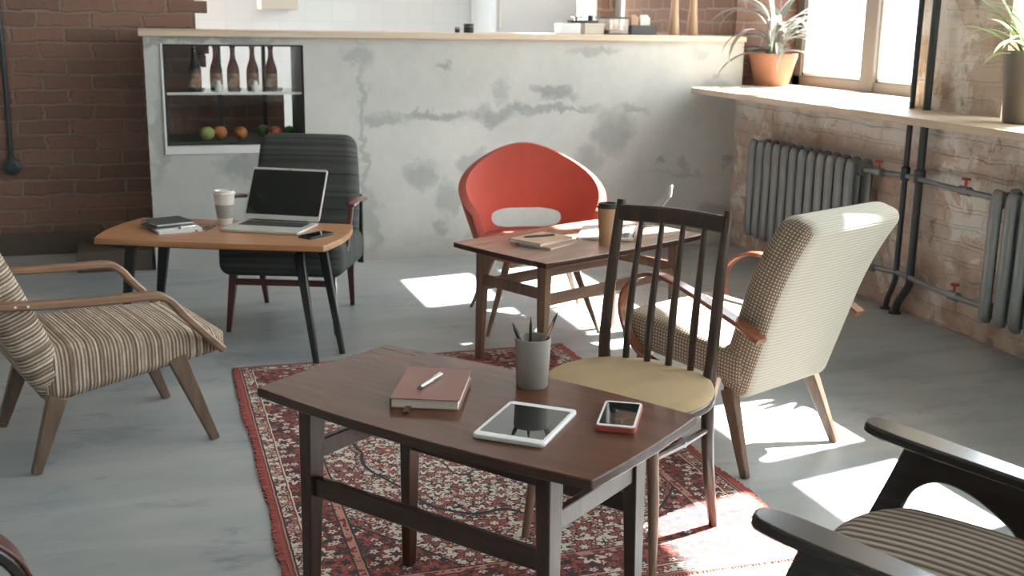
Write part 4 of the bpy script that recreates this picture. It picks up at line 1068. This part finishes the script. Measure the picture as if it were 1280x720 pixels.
bm = NB(); bar(bm, (0.07, -0.23, 0.205), (0.07, 0.23, 0.205), (0.03, 0.02), side=(0, 0, 1)); link_mesh('cross_rail', bm, M['oak_leg'], t)

# ------------------------------------------------------------------ checked armchair (right)
t = thing('armchair', 'cream and brown checked armchair seen from behind with bentwood loop arms', 'armchair', (1.9575, 3.063, 0), 114.2)
def cseat(c):
    u = (c.x + 0.26) / 0.52
    dome = 0.022 * (1 - (c.y / 0.25) ** 2) * (1 - (2*u - 1) ** 2) if c.z > 0 else 0
    return (c.x + 0.298, c.y, c.z + 0.340 + 0.040 * u + dome)
bm = rbox((0.52, 0.49, 0.115), 0.030, cseat, n=10); link_mesh('seat', bm, M['checked'], t, smooth=60)
def cback(c):
    k = 1 - (c.y / 0.26) ** 2; zz = c.z / 0.31
    c.x += (0.018 if c.x > 0 else -0.012) * k * (1 - zz * zz)
    c.x -= 0.05 * max(0, zz) ** 2 - 0.0
    c.y *= 0.985 + 0.05 * zz
    return c
BK = TR((0.005, 0, 0.553), (0, -17.0, 0))
bm = rbox((0.125, 0.50, 0.64), 0.045, cback, BK, n=14); bk = link_mesh('backrest', bm, M['checked'], t, smooth=60)
bk.data.materials.append(M['cream_back'])
nb = (BK.to_3x3() @ Vector((-1, 0, 0))).normalized(); ub = (BK.to_3x3() @ Vector((0, 0, 1))).normalized()
for p in bk.data.polygons:
    if abs(p.normal.y) < 0.62 and (p.normal.dot(nb) > 0.05 or p.normal.dot(ub) > 0.55): p.material_index = 1
for s in (-1, 1):
    y = s * 0.272
    pth = catmull([(-0.045, y, 0.462), (0.03, y, 0.497), (0.16, y, 0.540), (0.28, y, 0.577), (0.38, y, 0.594), (0.455, y, 0.573), (0.510, y, 0.520), (0.525, y, 0.455), (0.495, y, 0.380), (0.43, y, 0.318), (0.34, y * 0.97, 0.285)], 5)
    bm = NB(); sweep(bm, pth, [(0.050, 0.018), (0.050, 0.015), (0.044, 0.013), (0.040, 0.013), (0.040, 0.013), (0.040, 0.013), (0.040, 0.013)], side=(0, 1, 0), rect=True); link_mesh('armrest', bm, M['red_wood'], t, smooth=30)
    leg_bar(t, (0.105, s * 0.215, 0.262), (-0.004, s * 0.250, 0), (0.034, 0.050), (0.022, 0.026), M['oak_leg'])
    leg_bar(t, (0.455, s * 0.215, 0.33), (0.520, s * 0.235, 0), (0.034, 0.050), (0.022, 0.026), M['mid_wood'])
bm = NB(); bar(bm, (0.12, -0.21, 0.255), (0.12, 0.21, 0.255), (0.03, 0.02), side=(0, 0, 1)); link_mesh('cross_rail', bm, M['mid_wood'], t)

# ------------------------------------------------------------------ spindle-back chair
t = thing('dining_chair', 'dark spindle-backed wooden chair with round ochre seat beside the glossy table', 'chair', (1.35, 2.80, 0.0085), -141.5)
sx, sr = 0.205, 0.222
pad = [(sx + sr * 1.02 * math.cos(a) - (0.03 if math.cos(a) < -0.6 else 0) * 0, sr * 1.04 * (abs(math.sin(a)) ** 0.92) * (1 if math.sin(a) >= 0 else -1)) for a in [2 * PI * k / 48 for k in range(48)]]
bm = NB(); prism(bm, [(sx + (x - sx) * 1.0, y) for x, y in pad], 0.405, 0.428); link_mesh('seat_frame', bm, M['spindle_wood'], t, bevel=0.006, smooth=40)
bm = NB(); rings = []
for f, z in ((0.985, 0.4285), (0.995, 0.436), (0.97, 0.449), (0.90, 0.455), (0.6, 0.459), (0.3, 0.460)):
    rings.append([bm.verts.new((sx + (x - sx) * f, y * f, z)) for x, y in pad])
for a, b in zip(rings, rings[1:]):
    for k in range(48): bm.faces.new((a[k], a[(k+1) % 48], b[(k+1) % 48], b[k]))
bm.faces.new(rings[-1]); bm.faces.new(rings[0][::-1]); link_mesh('seat', bm, M['ochre'], t, smooth=60)
for s in (-1, 1):
    y = s * 0.166
    pth = catmull([(-0.004, y * 1.08, 0), (0.038, y * 1.02, 0.22), (0.045, y * 0.98, 0.42), (0.040, y, 0.52), (0.012, y * 0.99, 0.72), (-0.022, y * 0.98, 0.897)], 6)
    bm = NB(); sweep(bm, pth, [(0.024, 0.024), (0.034, 0.036), (0.036, 0.038), (0.034, 0.036), (0.032, 0.032), (0.030, 0.030), (0.024, 0.024)], side=(0, 1, 0), seg=12); link_mesh('back_post', bm, M['spindle_wood'], t)
    bm = NB(); sweep(bm, [(0.345, s * 0.155 - 0.01, 0.41), (0.358, s * 0.18 - 0.014, 0.20), (0.368, s * 0.196 - 0.018, 0)], [(0.032, 0.032), (0.030, 0.030), (0.020, 0.020)], side=(0, 1, 0), seg=12); link_mesh('leg', bm, M['mid_wood'], t)
    bm = NB(); sweep(bm, [(0.036, y, 0.30), (0.20, s * 0.170 - 0.006, 0.305), (0.350, s * 0.166 - 0.012, 0.31)], [(0.018, 0.018), (0.024, 0.024), (0.018, 0.018)], seg=10); link_mesh('stretcher', bm, M['spindle_wood'], t)
bm = NB(); sweep(bm, catmull([(-0.010, -0.158, 0.862), (-0.024, -0.08, 0.864), (-0.030, 0, 0.865), (-0.024, 0.08, 0.864), (-0.010, 0.158, 0.862)], 5), (0.046, 0.020), side=(0, 0, 1), rect=True); link_mesh('top_rail', bm, M['spindle_wood'], t)
for k in range(4):
    y = -0.0985 + k * 0.0657
    bm = NB(); sweep(bm, catmull([(0.035, y * 1.02, 0.42), (0.022, y * 1.02, 0.58), (0.000, y, 0.72), (-0.022, y * 0.97, 0.845)], 5), [(0.018, 0.018), (0.022, 0.022), (0.018, 0.018), (0.014, 0.014)], seg=10); link_mesh('spindle', bm, M['spindle_wood'], t)
bm = NB(); sweep(bm, [(0.20, -0.175, 0.305), (0.20, 0.175, 0.305)], [(0.018, 0.018), (0.018, 0.018)], seg=10); link_mesh('cross_stretcher', bm, M['spindle_wood'], t)

# ------------------------------------------------------------------ red shell chair
t = thing('shell_chair', 'red felt tub chair with an oval opening through its back', 'chair', (1.708, 4.985, 0), -97.0)
bm = NB(); NU, NV = 110, 44; g = {}
T0 = math.radians(109)
def shell(u, v):
    th = (-1 + 2*u) * T0                       # 0 at the back
    k = abs(th) / T0
    top = 0.812 - 0.29 * ((k * k + 0.045) ** 0.5 - 0.212) / 0.81
    bot = 0.345
    z = bot + (top - bot) * v
    q = (z - 0.30) / 0.50
    r = 0.235 + 0.075 * math.sin(min(1, q) * PI / 2) + 0.02 * math.sin(PI * min(1, k)) * v
    fl = 1 + 0.07 * math.sin(min(1, k * 1.2) * PI / 2) * v
    x = -r * math.cos(th) * (0.93 if abs(th) < PI/2 else 0.95) - 0.02 + 0.02 * v * (1 - k)
    y = r * math.sin(th) * fl * (1.02 if abs(th) < PI/2 else 1.02)
    return Vector((x, y, z)), th, z
for i in range(NU + 1):
    for j in range(NV + 1): g[i, j] = shell(i / NU, j / NV)
ha, hz0, hz1 = math.radians(40), 0.402, 0.492
hc, hh = (hz0 + hz1) / 2, (hz1 - hz0) / 2
def ins(th, z):
    a, b = abs(th) / ha, abs(z - hc) / hh
    return a ** 3.2 + b ** 2.6
vv = {}
for (i, j), (p, th, z) in g.items(): vv[i, j] = bm.verts.new(p)
kill = []
for i in range(NU):
    for j in range(NV):
        ks = [(i, j), (i+1, j), (i+1, j+1), (i, j+1)]
        c = [g[k] for k in ks]
        if sum(ins(q[1], q[2]) < 1 for q in c) == 4: continue
        bm.faces.new([vv[k] for k in ks])
# pull the rim of the opening onto a smooth oval
for (i, j), v in vv.items():
    if v.is_valid and v.link_faces and len(v.link_faces) < 4 and ins(g[i, j][1], g[i, j][2]) < 1 and 0 < i < NU and 0 < j < NV:
        th, z = g[i, j][1], g[i, j][2]
        s = 1.0
        for _ in range(40):
            if ins(th * s, hc + (z - hc) * s) >= 1: break
            s *= 1.02
        th2, z2 = th * s, hc + (z - hc) * s
        u = (th2 / T0 + 1) / 2; k = abs(th2) / T0; top = 0.812 - 0.29 * ((k * k + 0.045) ** 0.5 - 0.212) / 0.81
        v.co = shell(u, (z2 - 0.345) / (top - 0.345))[0]
bmesh.ops.delete(bm, geom=[v for v in bm.verts if not v.link_faces], context='VERTS')
for v in bm.verts: pass
sh = link_mesh('shell', bm, M['red_felt'], t, smooth=80)
sm = sh.modifiers.new('smooth', 'SMOOTH'); sm.iterations = 3; sm.factor = 0.5
so = sh.modifiers.new('thick', 'SOLIDIFY'); so.thickness = 0.038; so.offset = 0.0; so.use_even_offset = False
bv = sh.modifiers.new('round', 'BEVEL'); bv.width = 0.014; bv.segments = 4; bv.limit_method = 'ANGLE'; bv.angle_limit = math.radians(60)
bm = NB(); prof_ = [(0, 0.300), (0.16, 0.302), (0.225, 0.315), (0.262, 0.345), (0.268, 0.375), (0.250, 0.400), (0.18, 0.398), (0.08, 0.388), (0, 0.385)]
lathe(bm, prof_, 48)
for v in bm.verts:
    v.co.x = v.co.x * (1.05 if v.co.x > 0 else 0.90) + 0.01; v.co.y *= 1.03
link_mesh('seat', bm, M['red_felt'], t, smooth=70)
for fx, fy in ((0.29, -0.27), (0.29, 0.25), (-0.255, -0.26), (-0.255, 0.285)):
    bm = NB(); sweep(bm, [(fx * 0.55, fy * 0.58, 0.315), (fx * 0.8, fy * 0.8, 0.15), (fx, fy, 0)], [(0.036, 0.036), (0.028, 0.028), (0.016, 0.016)], seg=12); link_mesh('leg', bm, M['mid_wood'], t)
bm = NB(); bar(bm, (0.15, -0.15, 0.295), (-0.14, 0.15, 0.295), (0.02, 0.03), side=(0, 0, 1)); bar(bm, (0.15, 0.15, 0.295), (-0.14, -0.15, 0.295), (0.02, 0.03), side=(0, 0, 1)); link_mesh('cross_frame', bm, M['mid_wood'], t)

# ------------------------------------------------------------------ charcoal armchair behind the orange table
t = thing('armchair', 'charcoal grey upholstered armchair facing the orange topped table', 'armchair', (0.527, 5.008, 0), -110.3)
def kseat(c):
    u = (c.x + 0.28) / 0.56
    return (c.x - 0.255, c.y, c.z + 0.315 + 0.03 * u + (0.02 * (1 - (c.y/0.28)**2) if c.z > 0 else 0))
bm = rbox((0.56, 0.56, 0.165), 0.05, kseat, uaxis=0, n=10); link_mesh('seat', bm, M['charcoal'], t, smooth=60)
def kback(c):
    zz = c.z / 0.30
    c.y *= 1.0 - 0.10 * max(0, zz) ** 1.5
    c.x += (0.025 if c.x > 0 else 0) * (1 - (c.y/0.25)**2)
    return c
bm = rbox((0.12, 0.50, 0.60), 0.05, kback, TR((-0.505, 0.015, 0.545), (0, -13, 0)), uaxis=2, n=12); link_mesh('backrest', bm, M['charcoal'], t, smooth=60)
for s in (-1, 1):
    leg_bar(t, (-0.035, s * 0.222, 0.265), (0.0, s * 0.246, 0), (0.036, 0.036), (0.020, 0.020), M['mahogany'])
    leg_bar(t, (-0.480, s * 0.222, 0.25), (-0.555, s * 0.215, 0), (0.036, 0.036), (0.020, 0.020), M['mahogany'])
    y = s * 0.300
    bm = NB(); sweep(bm, catmull([(-0.50, y * 0.97, 0.545), (-0.36, y, 0.565), (-0.24, y, 0.580), (-0.15, y * 1.0, 0.580), (-0.105, y, 0.572)], 5), [(0.034, 0.022), (0.040, 0.024), (0.052, 0.026), (0.062, 0.024), (0.030, 0.016)], side=(0, 1, 0), seg=14); link_mesh('armrest', bm, M['mahogany'], t)
    bm = NB(); bar(bm, (-0.16, s * 0.292, 0.57), (-0.12, s * 0.262, 0.30), (0.022, 0.034), (0.022, 0.03)); link_mesh('arm_support', bm, M['mahogany'], t, bevel=0.004)
bm = NB(); bar(bm, (-0.030, -0.225, 0.228), (-0.030, 0.225, 0.228), (0.026, 0.018), side=(0, 0, 1)); link_mesh('cross_rail', bm, M['mahogany'], t)
bm = NB(); bar(bm, (-0.48, -0.21, 0.235), (-0.48, 0.21, 0.235), (0.026, 0.018), side=(0, 0, 1)); link_mesh('cross_rail', bm, M['mahogany'], t)
bm = NB(); bar(bm, (-0.55, 0.262, 0.22), (-0.52, 0.262, 0.56), (0.03, 0.03)); link_mesh('back_upright', bm, M['black_wood'], t, bevel=0.003)
bm = NB(); bar(bm, (-0.55, -0.262, 0.22), (-0.52, -0.262, 0.56), (0.03, 0.03)); link_mesh('back_upright', bm, M['black_wood'], t, bevel=0.003)

# ------------------------------------------------------------------ black-armed chair, lower right
t = thing('armchair', 'black wooden armchair with flat arms and ribbed taupe seat, lower right corner', 'armchair', (1.191, 1.759, 0), 126.9)
for s in (-1, 1):
    y = s * 0.287
    # side frame cut from thick board: arm and leg in one, filleted
    out = [(-0.080, 0.553), (-0.052, 0.475), (-0.012, 0.371), (0.075, 0.0), (0.030, 0.0)] + [(v.x, v.y) for v in catmull([(-0.074, 0.371, 0), (-0.096, 0.440, 0), (-0.118, 0.469, 0), (-0.150, 0.485, 0), (-0.190, 0.483, 0), (-0.240, 0.462, 0), (-0.300, 0.420, 0), (-0.345, 0.360, 0)], 4)] + [(-0.52, 0.0), (-0.56, 0.0), (-0.47, 0.30), (-0.44, 0.42), (-0.43, 0.50), (-0.312, 0.522)]
    bm = NB(); prism(bm, out, -0.014, 0.014, Matrix.Translation((0, y, 0)) @ Matrix.Rotation(PI/2, 4, 'X')); link_mesh('side_frame', bm, M['black_wood'], t, bevel=0.006)
    arm = [(0.010, 0.0), (0.004, 0.022), (-0.02, 0.034), (-0.10, 0.040), (-0.30, 0.034), (-0.50, 0.026), (-0.52, 0.0), (-0.50, -0.026), (-0.30, -0.034), (-0.10, -0.040), (-0.02, -0.034), (0.004, -0.022)]
    arm = [(v.x, v.y) for v in catmull([(x, yy, 0) for x, yy in arm], 4, closed=True)]
    bm = NB(); prism(bm, arm, -0.012, 0.012, Matrix.Translation((0, y, 0.575)) @ Matrix.Rotation(math.radians(-8.2), 4, 'Y')); link_mesh('armrest', bm, M['black_wood'], t, bevel=0.006)
def bseat(c):
    u = (c.x + 0.27) / 0.54
    c = Vector((c.x - 0.13 * u * (abs(c.y) / 0.25) ** 3, c.y, c.z))
    return (c.x - 0.280, c.y * 0.94, c.z + 0.352 + 0.040 * u + (0.028 * (1 - (2*u-1)**2) * (1 - (c.y/0.26)**4) if c.z > 0 else 0))
def bseat_uv(): pass
bm = rbox((0.54, 0.50, 0.12), 0.055, bseat, uaxis=0, n=12); link_mesh('seat', bm, M['ribbed'], t, smooth=60)
bm = rbox((0.11, 0.50, 0.56), 0.05, None, TR((-0.60, 0, 0.60), (0, -22, 0)), uaxis=2, n=8); link_mesh('backrest', bm, M['ribbed'], t, smooth=60)
bm = NB(); bar(bm, (-0.06, -0.28, 0.30), (-0.06, 0.28, 0.30), (0.05, 0.02), side=(0, 0, 1)); link_mesh('cross_rail', bm, M['black_wood'], t)
bm = NB(); bar(bm, (-0.47, -0.28, 0.28), (-0.47, 0.28, 0.28), (0.05, 0.02), side=(0, 0, 1)); link_mesh('cross_rail', bm, M['black_wood'], t)

# ------------------------------------------------------------------ chair in the lower left corner (only a bent arm shows)
t = thing('armchair', 'dark bentwood armrest of an armchair cut off at the lower left corner', 'armchair', (-0.715, 1.437, 0), 15.0)
for s in (-1, 1):
    y = s * 0.275
    pth = catmull([(0.02, y, 0.50), (0.16, y, 0.54), (0.32, y, 0.585), (0.42, y, 0.60), (0.50, y, 0.585), (0.555, y, 0.535), (0.575, y, 0.46), (0.56, y, 0.38), (0.50, y, 0.31), (0.40, y, 0.27)], 6)
    bm = NB(); sweep(bm, pth, (0.070, 0.022), side=(0, 1, 0), rect=True); ar = link_mesh('armrest', bm, M['black_wood'], t, smooth=30)
    out_ = []
    for i, p in enumerate(pth):
        tg = (pth[min(i+1, len(pth)-1)] - pth[max(i-1, 0)]).normalized(); out_.append(p + Vector((-tg.z, 0, tg.x)) * 0.0125)
    bm = NB(); sweep(bm, out_, (0.066, 0.006), side=(0, 1, 0), rect=True); link_mesh('veneer_strip', bm, M['mahogany'], ar, smooth=30)
    leg_bar(t, (0.45, s * 0.22, 0.32), (0.52, s * 0.235, 0), (0.034, 0.05), (0.022, 0.026), M['mahogany'])
    leg_bar(t, (0.10, s * 0.22, 0.26), (0.0, s * 0.25, 0), (0.034, 0.05), (0.022, 0.026), M['mahogany'])
bm = rbox((0.54, 0.48, 0.12), 0.035, lambda c: (c.x + 0.265, c.y, c.z + 0.36), uaxis=0); link_mesh('seat', bm, M['charcoal'], t, smooth=60)
bm = rbox((0.11, 0.48, 0.60), 0.045, None, TR((-0.03, 0, 0.60), (0, -17, 0)), uaxis=2); link_mesh('backrest', bm, M['charcoal'], t, smooth=60)

# ------------------------------------------------------------------ light
w = bpy.data.worlds.new('World'); S.world = w; w.use_nodes = True
bg = w.node_tree.nodes['Background']; bg.inputs[0].default_value = (0.86, 0.95, 1.0, 1); bg.inputs[1].default_value = 8.0
L = bpy.data.lights.new('sun', 'SUN'); L.energy = 40; L.angle = math.radians(0.6); L.color = (1.0, 0.975, 0.94)
so_ = bpy.data.objects.new('sun', L); C.objects.link(so_)
so_.rotation_euler = Vector((-0.98, -0.20, -1.17)).to_track_quat('-Z', 'Y').to_euler()
def portal(x, y0, y1, z0, z1):
    L = bpy.data.lights.new('portal', 'AREA'); L.shape = 'RECTANGLE'; L.size = z1 - z0; L.size_y = y1 - y0; L.cycles.is_portal = True
    o = bpy.data.objects.new('portal', L); C.objects.link(o); o.location = (x, (y0+y1)/2, (z0+z1)/2); o.rotation_euler = (0, math.radians(90), 0)
for y0, y1 in ((4.97, 6.61), (2.70, 4.14), (0.1, 1.9), (-2.3, -0.5)): portal(4.12, y0, y1, 1.0, ZT)
portal(3.95, 6.9, 8.3, 1.9, 3.6)

# ------------------------------------------------------------------ camera
cd = bpy.data.cameras.new('camera'); cam = bpy.data.objects.new('camera', cd); C.objects.link(cam); S.camera = cam
yaw, pit, rol = math.radians(17.805), math.radians(13.372), math.radians(0.9226)
f = Vector((math.sin(yaw)*math.cos(pit), math.cos(yaw)*math.cos(pit), -math.sin(pit)))
r = Vector((math.cos(yaw), -math.sin(yaw), 0)); u = r.cross(f)
rr = r * math.cos(rol) + u * math.sin(rol); uu = -r * math.sin(rol) + u * math.cos(rol)
mt = Matrix((rr, uu, -f)).transposed().to_4x4(); mt.translation = (0, 0, 1.40); cam.matrix_world = mt
cd.sensor_width = 36; cd.lens = 36 * 1420.38 / 1280; cd.clip_start = 0.05
cd.dof.use_dof = True; cd.dof.focus_distance = 3.0; cd.dof.aperture_fstop = 5.6

S.view_settings.view_transform = 'Standard'; S.view_settings.look = 'None'; S.view_settings.gamma = 1.0; S.view_settings.use_curve_mapping = False
S.view_settings.exposure = 0.62
S.cycles.use_denoising = True
S.cycles.max_bounces = 10; S.cycles.diffuse_bounces = 6; S.cycles.sample_clamp_indirect = 8.0; S.cycles.transparent_max_bounces = 16
S.cycles.caustics_reflective = False; S.cycles.caustics_refractive = False
